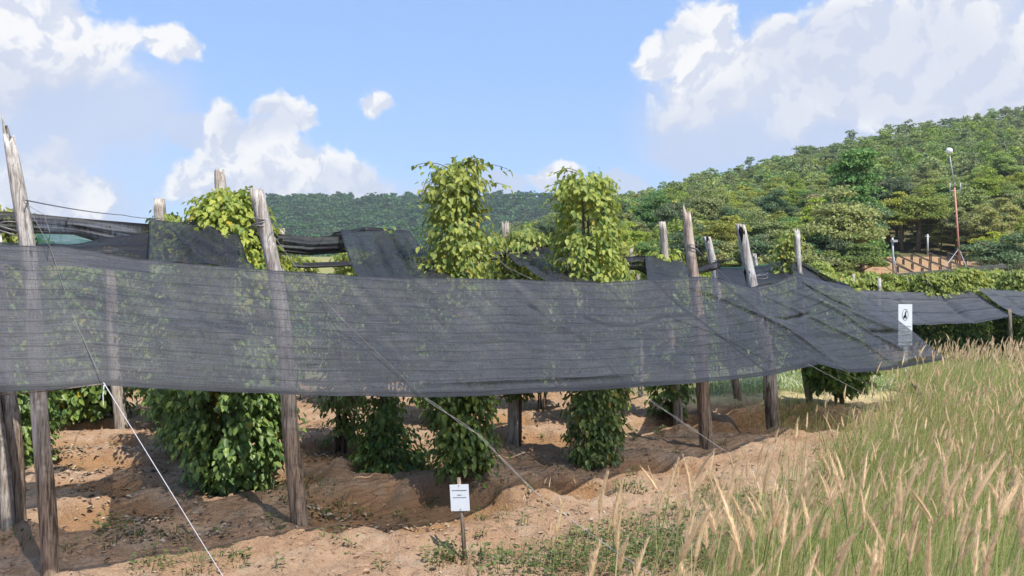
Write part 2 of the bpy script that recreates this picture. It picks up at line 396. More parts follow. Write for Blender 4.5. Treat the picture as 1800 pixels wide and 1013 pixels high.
FSKY = ([100, 240, 340, 400, 440, 480, 600, 700, 760, 850, 980, 1090, 1250, 1500], [440, 425, 402, 377, 357, 342, 341, 344, 337, 338, 341, 342, 350, 380])
def far_hill(px, t):
    Y = 430 + 330 * t; X = (px - CX) / F * Y
    zs = CH + (HY - np.interp(px, *FSKY)) / F * 760 - 6.5
    Z = -1 + (zs + 1) * t ** 1.1 + (fbm(X * .008, Y * .008, 0, 3, 60) - .5) * 16 * np.sin(np.pi * np.clip(t, 0, 1))
    return X, Y, Z
def hill_mat(name, a, b):
    t = NT(name); o = t.coords('Object'); return t.done(t.bsdf(t.mix(t.noise(o, .35, 6), a, b), .95, .1))
for nm, fn, p0, p1, mat in (('hill', near_hill, 780, 3000, hill_mat('hill_floor', (.07, .075, .03), (.16, .13, .07))), ('far_hill', far_hill, 100, 1500, hill_mat('far_hill_floor', (.04, .065, .025), (.08, .10, .04)))):
    pxs = np.linspace(p0, p1, 140); ts = np.concatenate([np.linspace(0, 1, 50), [1.15, 1.5]])
    PX, TT = np.meshgrid(pxs, ts); X, Y, Z = fn(PX, np.minimum(TT, 1.0))
    ext = np.maximum(TT - 1, 0); Y2 = Y * (1 + ext * .5); X = X * (1 + ext * .5); Z = Z - ext * 30
    n, m = X.shape; i = np.arange(n - 1)[:, None] * m + np.arange(m - 1)[None]
    tag(link(nm, mesh_np(nm, np.stack([X, Y2, Z], -1), np.stack([i, i + 1, i + m + 1, i + m], -1)), mat), kind='structure')

# ------------------------------------------------------------------ trees
def crown_arrays(seed, Rr, H, nclump, nleaf, ls, z0=.30, style='round'):
    g = R(seed); Cs, Ts, Ns = [], [], []
    per = nleaf // nclump
    for c in range(nclump):
        if style == 'tier':
            zt = z0 + (1 - z0) * (c + .5) / nclump; rr = Rr * (1.05 - .75 * (zt - z0) / (1 - z0)) * g.uniform(.55, 1)
            th = g.uniform(0, 2 * math.pi); q = rr * g.uniform(.2, .75)
            cen = np.array([q * math.cos(th), q * math.sin(th), round(zt * 9) / 9 * H + g.uniform(-.25, .25)]); rad = np.array([.40 * Rr, .40 * Rr, .075 * H])
        else:
            d = unit(g.normal(size=3)); d[2] = abs(d[2]) * 1.0 - .25
            q = g.uniform(.3, 1.12)
            cen = np.array([d[0] * Rr * q * .78, d[1] * Rr * q * .78, H * (z0 + (1 - z0) * .48) + d[2] * H * (1 - z0) * .50 * q])
            s = g.uniform(.18, .36) * Rr
            rad = np.array([s, s, s * g.uniform(.42, .78)])
        n = unit(g.normal(size=(per, 3))); n[:, 2] = np.where(n[:, 2] < -.2, -n[:, 2] * .6, n[:, 2])
        P = cen + n * rad * g.uniform(.55, 1.08, (per, 1))
        Cs.append(P)
        Ts.append(unit(n * .5 + g.normal(size=(per, 3)) * .7 + np.array([0, 0, -.35]))); Ns.append(unit(n + g.normal(size=(per, 3)) * .45 + np.array([0, 0, .4])))
    C, T, N = np.vstack(Cs), np.vstack(Ts), np.vstack(Ns)
    L = ls * g.uniform(.7, 1.35, len(C))
    return leaves(C - unit(T) * (L / 2)[:, None], T, N, L, L * .62, .25, .1)

def tree_proto(name, seed, Rr, H, nclump, nleaf, ls, mat, z0=.3, style='round', bark='greystem'):
    r = empty(name)
    V, Q = crown_arrays(seed, Rr, H, nclump, nleaf, ls, z0, style)
    link('crown', mesh_np('crown', V, Q, False), mat, r)
    g = R(seed + 1); b = MB()
    b.tube([(0, 0, -.6), (0.05, 0, H * .2), (g.uniform(-.2, .2), g.uniform(-.2, .2), H * .5), (g.uniform(-.3, .3), 0, H * .85)], [.035 * H, .028 * H, .02 * H, .006 * H], 8)
    for k in range(7):
        th = k * 2.4; z = H * g.uniform(.25, .6); e = np.array([math.cos(th) * Rr * .65, math.sin(th) * Rr * .65, z + H * g.uniform(.12, .28)])
        b.tube([(0.03, 0, z), (e[0] * .5, e[1] * .5, z + (e[2] - z) * .65), e], [.013 * H, .009 * H, .004 * H], 5)
    b.build('trunk', M[bark], r)
    return r
def copy_tree(o, loc, rz, sc_):
    c = o.copy(); COL.objects.link(c); c.location = loc; c.rotation_euler = (0, 0, rz); c.scale = sc_
    for ch in o.children:
        k = ch.copy(); COL.objects.link(k); k.parent = c
    return c
PROTO = [
    ('broadleaf_tree', 'mid green round-crowned tree in the mixed wood on the lower hillside', tree_proto('broadleaf_tree', 11, 3.1, 6.6, 46, 13000, .185, M['tree'], .10)),
    ('dark_tree', 'dark green dense-crowned tree in the mixed wood on the lower hillside', tree_proto('dark_tree', 12, 2.9, 6.8, 44, 12000, .19, M['tree_dark'], .08)),
    ('yellowish_tree', 'yellow-green tree catching the sun in the wood on the lower hillside', tree_proto('yellowish_tree', 13, 2.8, 5.8, 42, 12000, .18, M['tree_yellow'], .06)),
    ('tiered_tree', 'blue-green tree with flat layered branches on the lower hillside', tree_proto('tiered_tree', 14, 3.0, 7.2, 44, 8500, .22, M['tree_dark'], .08, 'tier')),
    ('spreading_tree', 'mid green tree with wide flat-topped sprays on the lower hillside', tree_proto('spreading_tree', 15, 3.2, 6.4, 60, 9500, .21, M['tree'], .05, 'tier')),
    ('dry_tree', 'brownish half-dry tree in the green wood on the lower hillside', tree_proto('dry_tree', 16, 2.9, 6.0, 34, 7500, .18, M['tree_dry'], .12)),
    ('bushy_tree', 'low bushy bright green tree growing at the foot of the hill', tree_proto('bushy_tree', 17, 2.6, 4.4, 28, 6500, .22, M['tree_yellow'], .08)),
]
used = set()
def put_tree(k, loc, rz, s, label=None):
    nm, lab, pr = PROTO[k]
    if k not in used:
        used.add(k); o = pr; o.location = loc; o.rotation_euler = (0, 0, rz); o.scale = s
    else: o = copy_tree(pr, loc, rz, s)
    tag(o, label or lab, 'tree', nm.replace('_', ' ') + 's on the hillside')
    return o
rng = R(77)
far_trees, nnear = [], 0
cand = []
for row in range(200):
    pass
pts = []
for _ in range(40000):
    px, t = rng.uniform(800, 2150), rng.uniform(0, 1) ** .8
    X, Y, Z = near_hill(px, t)
    if rng.uniform() < Y / 265: pts.append((float(X), float(Y), float(Z), px, t))
pts.sort(key=lambda p: p[1])
keep, cell = [], {}
for p in pts:
    d = 2.35 + .007 * p[1]
    k = (int(p[0] // 5), int(p[1] // 5)); ok = True
    for a in (-1, 0, 1):
        for b in (-1, 0, 1):
            for q in cell.get((k[0] + a, k[1] + b), ()):
                if (q[0] - p[0]) ** 2 + (q[1] - p[1]) ** 2 < d * d: ok = False
    if ok: keep.append(p); cell.setdefault(k, []).append(p)
SPECIAL = {}
for (x, y, z, px, t) in keep:
    clear = 1515 < px < 1725 and y < 73
    if clear: continue
    s = rng.uniform(.55, 1.02)
    if px < 1950 and px > 880 and nnear < 262 and y < 120:
        w = [.40, .18, .24, .01, .02, .05, .10] if t > .12 else [.28, .14, .30, .01, .02, .02, .23]
        k = int(rng.choice(7, p=w)); nnear += 1
        put_tree(k, (x, y, z), rng.uniform(0, 6.28), (s * rng.uniform(.85, 1.2), s * rng.uniform(.85, 1.2), s * rng.uniform(.85, 1.15)))
    else: far_trees.append((x, y, z, s))
def on_hill(px, Y):
    t = float(np.clip((Y - np.interp(px, *NY0)) / (np.interp(px, *NY1) - np.interp(px, *NY0)), 0, 1)); return near_hill(px, t)
# told apart by the eye: the layered tree and the bushes round the clearing
for (k, px, Y, s, lab) in [(3, 1502, 66, 1.35, 'large blue-green tree with layered branches left of the clearing'), (0, 1470, 56, 1.25, 'dense round tree beside the left edge of the clearing'),
                           (1, 1515, 60, .95, 'dark shrubby tree standing against the left end of the racks'), (2, 1585, 76, 1.1, 'yellow-green tree standing right behind the racks'),
                           (0, 1635, 78, 1.0, 'mid green tree behind the racks and left of the red mast'), (6, 1655, 74, .62, 'low green bush at the back edge of the clearing'), (1, 1560, 79, 1.2, 'tall dark tree rising behind the clearing'),
                           (2, 1735, 66, .9, 'yellow-green bush just right of the red mast'), (2, 1700, 80, 1.1, 'yellow-green tree behind the foot of the red mast'), (6, 1785, 56, .85, 'bright low bush by the right edge of the frame')]:
    X, Y_, Z = on_hill(px, Y)
    put_tree(k, ((px - CX) / F * Y, Y, float(Z) if Y >= np.interp(px, *NY0) else float(zbase(0, Y)) - .2), px * .7, (s, s, s), lab)
g = R(8)
for i_ in range(30):
    px = 885 + i_ * 22.0 + g.uniform(-9, 9); Y = np.interp(px, *NY0) - g.uniform(-1, 3)
    if px > 1500: px += 235; Y = np.interp(px, *NY0) - g.uniform(0, 2)
    s = g.uniform(.55, .95); put_tree(int(g.choice([6, 6, 1, 0])), ((px - CX) / F * Y, Y, float(zbase(0, Y)) - .35), g.uniform(0, 6), (s * 1.1, s * 1.1, s * .9), 'leafy bush in the fringe along the foot of the wooded hill')['group'] = 'bushes along the foot of the hill'
for k, p in enumerate(PROTO):
    if k not in used: put_tree(k, (60, 80, 5), 0, (1, 1, 1))

def forest(name, trees, proto_n, nleaf, ls, mat, label, seed, shape=(3.1, 6.3)):
    g = R(seed); Vs, Qs, tn, n = [], [], [], 0
    pr = [crown_arrays(900 + seed + i, shape[0], shape[1], 22, nleaf, ls, .06 if i % 2 else .14, 'tier' if i % 8 == 7 else 'round') for i in range(proto_n)]
    for (x, y, z, s) in trees:
        V, Q = pr[g.integers(proto_n)]; a = g.uniform(0, 6.28); ca, sa = math.cos(a), math.sin(a)
        sx, sz = s * g.uniform(.85, 1.2), s * g.uniform(.8, 1.2)
        W = np.stack([(V[:, 0] * ca - V[:, 1] * sa) * sx + x, (V[:, 0] * sa + V[:, 1] * ca) * sx + y, V[:, 2] * sz + z - .3], -1)
        Vs.append(W); Qs.append(Q + n); n += len(V); tn.append(np.full(len(V), g.uniform()))
    me = mesh_np(name, np.vstack(Vs), np.vstack(Qs), False)
    a = me.attributes.new('tint', 'FLOAT', 'POINT'); a.data.foreach_set('value', np.concatenate(tn).astype(np.float32))
    tag(link(name, me, mat), label, 'forest', kind='stuff')
print('FOREST', len(far_trees), nnear)
forest('hillside_forest', far_trees, 8, 800, .40, M['forest'], 'green mixed wood covering the upper slope of the near hill', 3)
ft = []
g = R(5)
for _ in range(5200):
    px, t = g.uniform(240, 1240), g.uniform(.05, 1.0); X, Y, Z = far_hill(px, t); ft.append((float(X), float(Y), float(Z), g.uniform(.75, 1.5)))
forest('far_forest', ft, 5, 154, 1.25, M['forest_far'], 'hazy blue-green wood covering the distant hill', 9, (4.2, 6.8))

# ------------------------------------------------------------------ poles
def pole(name, base, top, r0, r1, mat, label, group='wooden poles of the pepper plot', seed=0, jag=.06, bend=0.0, parent_parts=None, nseg=14, n_r=26, spike=0.0):
    g = R(seed + 500); b = np.array(base, float); tp = np.array(top, float) - b
    P = np.linspace(0, 1, n_r)
    th = np.linspace(0, 2 * math.pi, nseg, endpoint=False)
    ax = np.stack([tp[0] * P + bend * np.sin(P * 3.0) + .02 * np.sin(P * 9 + seed), tp[1] * P, tp[2] * P], -1)
    rad = r0 + (r1 - r0) * P
    TH, PP = np.meshgrid(th, P)
    rr = rad[:, None] * (1 + .16 * (fbm(np.cos(TH) * 1.3 + seed, np.sin(TH) * 1.3, PP * 5, 3, seed) - .5) * 2 + .05 * np.sin(TH * 5 + 3 * PP + seed))
    V = ax[:, None] + np.stack([rr * np.cos(TH), rr * np.sin(TH), np.zeros_like(TH)], -1)
    V[-3:, :, 2] += (g.uniform(-jag, jag, nseg) + spike * np.clip(np.cos(th - 3.3), 0, 1) ** 1.4)[None] * np.array([.3, .7, 1.])[:, None]
    V[-1] = V[-1] * [1, 1, 1] + (ax[-1] - V[-1]) * [.12, .12, 0]
    cap = np.repeat(ax[-1:] - [0, 0, jag * .6 + .01], nseg, 0)
    V = np.concatenate([V.reshape(-1, 3), cap])
    i = np.arange(n_r)[:, None] * nseg; j = np.arange(nseg)[None]; k = (j + 1) % nseg
    Q = np.stack([i + j, i + k, i + nseg + k, i + nseg + j], -1).reshape(-1, 4)
    o = link(name, mesh_np(name, V, Q), mat); o.location = b
    tag(o, label, 'pole', group)
    return o
def tie(o, z, r, lean=0.0, n=2):
    """wire wound round a pole: a part of it"""
    b = MB(); g = R(int(z * 100))
    for k in range(n):
        th = np.linspace(0, 2 * math.pi * 1.05, 22); zz = z + k * .035 + .03 * np.sin(th + g.uniform(0, 6))
        b.tube(np.stack([lean * z + r * np.cos(th), r * np.sin(th), zz], -1), .006, 5)
    return b.build('wire_tie', M['wire'], o)
def pole_px(pxb, pyb, pxt, pyt, r0, r1, mat, label, Y=None, sink=.15, **kw):
    if Y is None: Y = CH * F / (pyb - HY)
    bp = at(pxb, pyb, Y); tp = at(pxt, pyt, Y); gz = float(ground_z(bp[0], bp[1])) - sink
    d = (bp[2] - gz) / max(tp[2] - bp[2], .1); bp = bp - (tp - bp) * d
    return pole('wooden_pole', bp, tp, r0, r1, mat, label, **kw)
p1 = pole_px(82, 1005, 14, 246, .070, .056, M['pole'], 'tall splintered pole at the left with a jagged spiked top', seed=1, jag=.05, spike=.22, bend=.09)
tie(p1, 3.05, .085, -.105, 3)
p2 = pole_px(523, 924, 452, 332, .085, .072, M['pole'], 'thick grey leaning pole with a dark knot hole, second from the left in front', seed=2, jag=.03, bend=.08)
tie(p2, 3.12, .092, -.125, 3)
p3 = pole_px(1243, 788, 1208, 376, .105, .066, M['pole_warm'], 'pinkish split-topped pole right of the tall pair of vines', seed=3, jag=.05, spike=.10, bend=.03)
tie(p3, 3.0, .09, -.075)
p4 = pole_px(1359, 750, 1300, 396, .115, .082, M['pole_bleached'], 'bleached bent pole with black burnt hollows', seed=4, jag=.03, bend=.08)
tie(p4, 2.85, .10, -.09)
pole_px(34, 928, -12, 420, .085, .07, M['pole'], 'rough barked post of the leaning pair at the left edge', seed=5)
pole_px(14, 925, -34, 430, .06, .05, M['pole_plain'], 'smooth pale post of the leaning pair at the left edge', Y=7.45, seed=6)
pole_px(211, 750, 188, 430, .095, .085, M['pole_plain'], 'short pale post beside the dark bush at the back left', seed=7)
pole_px(432, 850, 388, 302, .09, .07, M['pole_plain'], 'broken pole poking out of the yellow-green vine left of the second front pole', Y=9.15, seed=8, jag=.05)
pole_px(310, 760, 281, 350, .10, .09, M['pole_plain'], 'flat-topped pole above the torn cloth flap at the left', Y=12.2, seed=9, jag=.02)
pole_px(500, 745, 496, 402, .055, .05, M['pole_plain'], 'thin squared pole against the far hill', Y=12.8, seed=10, jag=.005, nseg=8)
pole_px(905, 790, 886, 394, .085, .06, M['pole_plain'], 'pole with yellowing leaves between the two tall vines', Y=11.4, seed=11)
pole_px(1192, 738, 1162, 390, .085, .065, M['pole_plain'], 'flat-topped pale pole left of the pinkish split pole', Y=13.1, seed=12, jag=.01)
pole_px(1296, 704, 1243, 416, .085, .075, M['pole_bleached'], 'leaning pale plank-like pole between the two front right poles', Y=15.3, seed=13, jag=.015, nseg=8)
pole_px(1345, 640, 1327, 446, .06, .055, M['pole_bleached'], 'short white pole right of the burnt bleached pole', Y=19, seed=14, jag=.01)
pole_px(1424, 716, 1404, 408, .07, .055, M['pole_bleached'], 'dark gnarled pole with a few leaves near the right end of the cloth', Y=14.7, seed=15, jag=.08, bend=-.06)
pole_px(1110, 690, 1110, 438, .05, .045, M['pole_plain'], 'small distant pole top just right of the tall right vine', Y=19, seed=16, jag=.01)
pole_px(1128, 700, 1121, 482, .055, .04, M['pole_plain'], 'thin short post seen through the cloth right of the tall right vine', Y=15.5, seed=17, jag=.02)
pole_px(1188, 560, 1110, 1, .01, .01, M['stake'], 'x', Y=15, seed=1) if False else None

# ------------------------------------------------------------------ pepper vines
def vine(x, y, h, prof, nspr, seed, lean=(0, 0), zb=.15, gap=.42, leafsize=.10, label='', mat='pepper', shoots=0, split=None, group='pepper vines in the plot', stems=4, zg_=None, bare=None):
    """prof: list of (z, radius). Leaves sit on drooping sprigs round climbing stems; where split is set the leaves above it have the sunned, yellower blade"""
    g = R(seed * 13 + 7); z0 = float(ground_z(x, y)) if zg_ is None else zg_
    root = empty('pepper_vine', (x, y, z0))
    pz, pr = [p[0] for p in prof], [p[1] for p in prof]
    ax = lambda z: np.stack([lean[0] * z / h, lean[1] * z / h, z], -1)
    n = nspr * 3
    z = zb + (h - zb) * g.uniform(0, 1, n); th = g.uniform(0, 2 * math.pi, n)
    kp = fbm(np.cos(th) * 1.3 + seed * 3.1, np.sin(th) * 1.3, z * 1.9, 3, seed) > gap + g.uniform(-.1, .1, n)
    if bare is not None: kp &= ~((z > bare[0]) & (z < bare[1]) & (g.uniform(size=n) < bare[2]))
    z, th = z[kp][:nspr], th[kp][:nspr]; m = len(z)
    rad = np.interp(z, pz, pr) * (.72 + .6 * fbm(np.cos(th) * 1.8 + seed, np.sin(th) * 1.8, z * 2.6, 3, seed + 4))
    out = np.stack([np.cos(th), np.sin(th), np.zeros(m)], -1)
    rel = g.uniform(.45, 1.0, m)
    P0 = ax(z) + out * (rad * rel)[:, None]
    dr = unit(out + np.stack([g.normal(0, .5, m), g.normal(0, .5, m), g.uniform(-1.1, .1, m)], -1))
    C, T, N = [], [], []
    for k in range(7):
        s = (k / 6 - .35) * .26
        side = unit(np.cross(dr, np.array([0, 0, 1.]))) * (1 if k % 2 else -1)
        c = P0 + dr * s + side * .025 + g.normal(0, .022, (m, 3))
        t = unit(out * .35 + dr * .35 + side * .45 + np.array([0, 0, -.75]) + g.normal(0, .28, (m, 3)))
        C.append(c); T.append(t); N.append(unit(out * .8 + np.array([0, 0, .75]) + g.normal(0, .32, (m, 3))))
    C, T, N = np.vstack(C), np.vstack(T), np.vstack(N)
    st = MB()
    for k in range(stems):
        zz = np.linspace(0, h * g.uniform(.8, 1.0), 26); a = k * 1.7 + zz * g.uniform(.5, 1.4)
        q = ax(zz) + np.stack([np.cos(a), np.sin(a), 0 * a], -1) * g.uniform(.05, .11)
        st.tube(q, np.linspace(.022, .008, 26) * g.uniform(.7, 1.3), 5)
    pick = g.choice(m, min(m, 90), replace=False)
    for i in pick: st.tube([ax(z[i:i + 1])[0] + [0, 0, -.1], (ax(z[i:i + 1])[0] + P0[i]) / 2 + [0, 0, .03], P0[i] + dr[i] * .1], [.007, .005, .003], 4, cap=False)
    for k in range(shoots):
        a = g.uniform(0, 6.28); d = np.array([math.cos(a), math.sin(a) * .6, 0]); zt = h * g.uniform(.86, 1.0); L = g.uniform(.3, .72); tt = np.linspace(0, 1, 8)[:, None]
        q = ax(np.array([zt]))[0] + d * tt * L * .95 + np.array([0, 0, 1.]) * (tt * L * .7 - tt ** 2 * L * .55)
        st.tube(q, np.linspace(.006, .003, 8), 4)
        for i in range(2, 8):
            for _ in range(2):
                C = np.vstack([C, q[i] + g.normal(0, .02, 3)]); T = np.vstack([T, unit(d * .5 + g.normal(0, .5, 3) + [0, 0, -.5])]); N = np.vstack([N, unit(g.normal(0, .4, 3) + [0, 0, 1.])])
    L = leafsize * g.uniform(.6, 1.25, len(C)); W = L * g.uniform(.52, .72, len(C))
    def fol(sel, mt):
        if sel.sum() < 3: return
        V, Q = leaves(C[sel], T[sel], N[sel], L[sel], W[sel], g.uniform(.2, .45), .16)
        link('foliage', mesh_np('foliage', V, Q), M[mt], root)
    if split is None: fol(np.ones(len(C), bool), mat)
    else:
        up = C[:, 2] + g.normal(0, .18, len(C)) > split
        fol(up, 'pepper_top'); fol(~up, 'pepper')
    st.build('stem', M['stem'], root)
    tag(root, label, 'pepper vine', group)
    return root
vine(-.55, 8.98, 3.68, [(0, .2), (.4, .28), (1.2, .36), (2.2, .38), (2.65, .39), (2.95, .37), (3.3, .30), (3.9, .25)], 1000, 1, (-.13, .03), .1, .515, .084, 'tall vine with wispy top shoots rising between the torn flaps, left of the tall pair', shoots=26, split=2.3, bare=(2.9, 3.9, .3))
vine(1.10, 10.05, 3.78, [(0, .2), (.4, .26), (1.2, .38), (2.2, .43), (2.9, .43), (3.4, .38), (3.8, .30)], 1000, 2, (-.16, 0), .08, .52, .084, 'tall column-shaped vine with drooping leaves, right of the tall pair', shoots=5, split=2.3, bare=(3.0, 3.45, .5))
vine(-3.28, 9.02, 3.62, [(0, .16), (.25, .26), (.6, .56), (.9, .68), (1.4, .72), (2.4, .6), (3.1, .52), (3.4, .40), (3.7, .12)], 1900, 3, (-.1, .05), .05, .42, .092, 'big leafy vine behind the second front pole, bush-like at the bottom', shoots=6, split=2.4)
vine(-4.45, 10.5, 2.75, [(0, .2), (.45, .36), (.9, .52), (1.3, .58), (2.6, .5)], 1000, 4, (0, 0), .28, .36, .092, 'dark vine pressed against the left side of the big bushy one')
vine(-1.66, 10.2, 3.2, [(0, .55), (.25, .48), (.55, .26), (1.3, .34), (2.4, .4), (3.2, .2)], 700, 5, (-.05, 0), .03, .51, .09, 'vine with a leafy skirt at its foot, behind the large damp basin', split=2.5)
vine(-2.5, 11.1, 2.5, [(0, .1), (.5, .2), (.9, .34), (1.5, .36), (2.5, .4)], 260, 6, (0, 0), .25, .47, .09, 'thin half-bare vine with yellowing leaves and exposed stems', mat='pepper', stems=6)
vine(.05, 11.5, 3.25, [(0, .05), (.9, .16), (1.2, .42), (2.6, .5), (3.0, .46), (3.3, .2)], 950, 7, (.12, 0), .85, .42, .085, 'vine on a bare dark trunk with bright leaves, behind the gap of the tall pair', split=2.2, stems=7)
vine(.55, 14.0, 2.5, [(0, .2), (.7, .42), (2.4, .42)], 480, 8, (0, 0), .45, .4, .11, 'dark vine deep between the rows, right of the bare trunk')
vine(2.78, 13.3, 2.9, [(0, .14), (.5, .30), (1.5, .34), (2.6, .36), (3.1, .2)], 420, 9, (-.2, 0), .08, .42, .11, 'small vine leaning on the flat-topped pole left of the pinkish pole', split=2.1, shoots=5)
vine(6.15, 14.3, 1.25, [(0, .05), (.3, .1), (.42, .46), (.9, .58), (1.3, .35)], 800, 10, (-.05, 0), .34, .34, .10, 'mushroom-shaped dark vine on a thick stump under the right end of the cloth', stems=8)
vine(-6.5, 9.9, 3.45, [(0, .3), (.5, .42), (2.0, .5), (3.0, .45), (3.5, .2)], 1150, 11, (-.2, 0), .1, .40, .092, 'vine at the left edge partly hidden behind the leaning pair of posts', split=2.2)
vine(-7.35, 13.2, 2.6, [(0, .4), (.4, .6), (1.4, .7), (2.6, .5)], 800, 12, (0, 0), .15, .34, .12, 'broad dark vine at the back of the left path')
vine(-5.55, 12.4, 3.55, [(0, .3), (.6, .45), (2.4, .5), (3.1, .55), (3.6, .25)], 650, 13, (-.05, 0), .3, .40, .11, 'vine topping out either side of the flat-topped pole above the torn flap', split=2.2)
vine(5.0, 14.9, 3.3, [(0, .02), (2.4, .05), (2.7, .14), (3.3, .16)], 70, 14, (.42, 0), 2.5, .35, .09, 'few leaves clinging to the dark gnarled pole near the right end', split=2.2, stems=2)
k = 15
BACK = []
for i_, (px, Y_) in enumerate([(40, 17), (150, 18), (250, 16.5), (330, 19), (430, 17.5), (530, 18.5), (620, 17), (720, 19), (800, 17.5), (860, 20), (960, 18), (1060, 20), (1150, 18.5), (1225, 20.5), (1290, 21.5), (1345, 20.5), (1395, 22), (1440, 21), (1480, 22.5), (1260, 24), (1320, 25), (1420, 25)]):
    BACK.append(((px - CX) / F * Y_, Y_, 3.0 - .02 * (i_ % 5), .55, 'vine among the many in the last rows of the plot, seen dimly through the cloth'))
for (x, y, h, r_, lab) in [(-4.4, 13.5, 2.8, .5, 'vine in the back rows left of the thin squared pole'), (-2.9, 14.3, 2.9, .5, 'vine in the back rows right of the thin squared pole'), (-1.25, 12.8, 2.7, .5, 'vine in the third row behind the leafy-skirted one'),
                        (2.0, 15.4, 2.75, .45, 'vine in the back rows just right of the tall right vine'), (-8.6, 12.9, 3.0, .5, 'far left vine at the edge of the frame'), (-.4, 16.2, 2.8, .5, 'vine deepest in the plot, behind the tall left vine'),
                        (-6.2, 15.6, 2.7, .5, 'vine deepest in the plot at the end of the left path'), (3.3, 17.0, 2.8, .45, 'vine deepest in the plot, behind the pinkish pole'), (-10.0, 11.0, 3.1, .5, 'vine outside the left corner of the plot'), (1.55, 12.5, 2.35, .36, 'low vine in the second row hidden by the right-hand tall vine')] + BACK:
    vine(x, y, h, [(0, .2), (.6, r_ * .85), (h * .8, r_), (h, r_ * .5)], 420, k, (0, 0), .4, .38, .115, lab, split=2.2); k += 1

# ------------------------------------------------------------------ cloths
def cloth(name, top, bot, nu, nv, mat, label, cat='shade net', group=None, sag=0.0, ripple=.02, folds=(), hem=.03, seed=0, bulge=0.0, hemtop=True, seams=(), layers=(), sides=False):
    """a sheet between two space curves (lists of points); hem strips are folded double, folds are ridges across it"""
    def res(P, n):
        P = np.asarray(P, float); d = np.concatenate([[0], np.cumsum(np.linalg.norm(np.diff(P, axis=0), axis=1))]); d /= d[-1]
        t = np.linspace(0, 1, n)
        # smooth (Catmull) sampling
        i = np.clip(np.searchsorted(d, t, side='right') - 1, 0, len(P) - 2); f = ((t - d[i]) / (d[i + 1] - d[i]))[:, None]
        p0, p1_, p2_, p3_ = P[np.maximum(i - 1, 0)], P[i], P[i + 1], P[np.minimum(i + 2, len(P) - 1)]
        m1 = (p2_ - p0) * .5 * np.where((i == 0), .6, 1)[:, None]; m2 = (p3_ - p1_) * .5
        lin = p1_ + (p2_ - p1_) * f
        return lin * .35 + .65 * (p1_ + m1 * f * .5 + (p2_ - p1_ - m1 * .5) * (f * f * (3 - 2 * f)))
    A, B = res(top, nu), res(bot, nu)
    v = np.linspace(0, 1, nv)[None, :, None]
    P = A[:, None] * (1 - v) + B[:, None] * v
    du = np.gradient(P, axis=0); dv = np.gradient(P, axis=1); Nn = unit(np.cross(du, dv)); Nn = Nn * np.where(Nn[..., 1:2] > 0, -1, 1)
    U, Vv = np.meshgrid(np.linspace(0, 1, nu), np.linspace(0, 1, nv), indexing='ij')
    Lu = np.linalg.norm(np.diff(A, axis=0), axis=1).sum(); Lv = np.linalg.norm(A - B, axis=1).mean()
    env = np.sin(np.pi * np.clip(Vv, 0, 1)) ** .7
    off = bulge * env + ripple * 2 * env * (fbm(U * Lu * 1.1, Vv * Lv * 1.6, seed, 4, seed) - .5) + ripple * .6 * (fbm(U * Lu * 4, Vv * 2, seed, 3, seed + 3) - .5)
    for (u0, v0, u1, v1, w, h) in folds:
        a = np.array([u0 * Lu, v0 * Lv]); b_ = np.array([u1 * Lu, v1 * Lv]); q = np.stack([U * Lu, Vv * Lv], -1) - a; d = b_ - a
        t = np.clip((q @ d) / (d @ d), 0, 1); dist = np.linalg.norm(q - t[..., None] * d, axis=-1)
        off = off + h * np.exp(-(dist / w) ** 2) * np.sin(np.pi * np.clip(t, .04, .96)) ** .5
    P = P + Nn * off[..., None]
    P[..., 2] -= sag * env * np.ones_like(U)
    i = np.arange(nu - 1)[:, None] * nv + np.arange(nv - 1)[None]
    Q = np.stack([i, i + 1, i + nv + 1, i + nv], -1).reshape(-1, 4)
    me = mesh_np(name, P.reshape(-1, 3), Q)
    uv = me.uv_layers.new(name='UVMap'); UV = np.stack([U * Lu, Vv * Lv], -1).reshape(-1, 2)
    uv.data.foreach_set('uv', UV[Q.ravel()].astype(np.float32).ravel())
    hm = np.zeros_like(U)
    w = hem / Lv * (1 + .8 * (fbm(U * Lu * 1.3, 0, 0, 3, seed + 9) - .3))
    hm = np.maximum(hm, .68 * (1 - ss(.7, 1.0, (1 - Vv) / np.maximum(w * 1.6, 1e-4))))
    if hemtop: hm = np.maximum(hm, .9 * (1 - ss(.7, 1.0, Vv / np.maximum(w * .55, 1e-4))))
    if sides:
        e = .022 / Lu * (1 + .5 * fbm(Vv * 6, 0, 0, 2, seed)); hm = np.maximum(hm, .9 * (1 - ss(.6, 1.0, np.minimum(U, 1 - U) / e)))
    dbl = np.zeros_like(U); gx, gy = CX + F * P[..., 0] / P[..., 1], HY - F * (P[..., 2] - CH) / P[..., 1]
    for (pl, w_, a_) in seams:                # sewn seams and tight creases across the cloth, polylines (bearing, elevation) on it
        d_ = np.full(U.shape, 1e9)
        for (x0, y0), (x1, y1) in zip(pl[:-1], pl[1:]):
            tt = np.clip(((gx - x0) * (x1 - x0) + (gy - y0) * (y1 - y0)) / ((x1 - x0) ** 2 + (y1 - y0) ** 2), 0, 1)
            d_ = np.minimum(d_, np.hypot(gx - x0 - tt * (x1 - x0), gy - y0 - tt * (y1 - y0)))
        hm = np.maximum(hm, a_ * (1 - ss(w_ * .4, w_, d_ + 2.2 * (fbm(U * Lu * 6, Vv * 4, 0, 2, seed + 5) - .5))))
    for (pl, a_) in layers:                   # where a second layer of cloth overlaps
        ins = np.zeros(U.shape, bool)
        for (x0, y0), (x1, y1) in zip(pl, pl[1:] + pl[:1]):
            c_ = ((y0 > gy) != (y1 > gy)) & (gx < (x1 - x0) * (gy - y0) / (y1 - y0 + 1e-9) + x0); ins ^= c_
        dbl = np.maximum(dbl, a_ * ins)
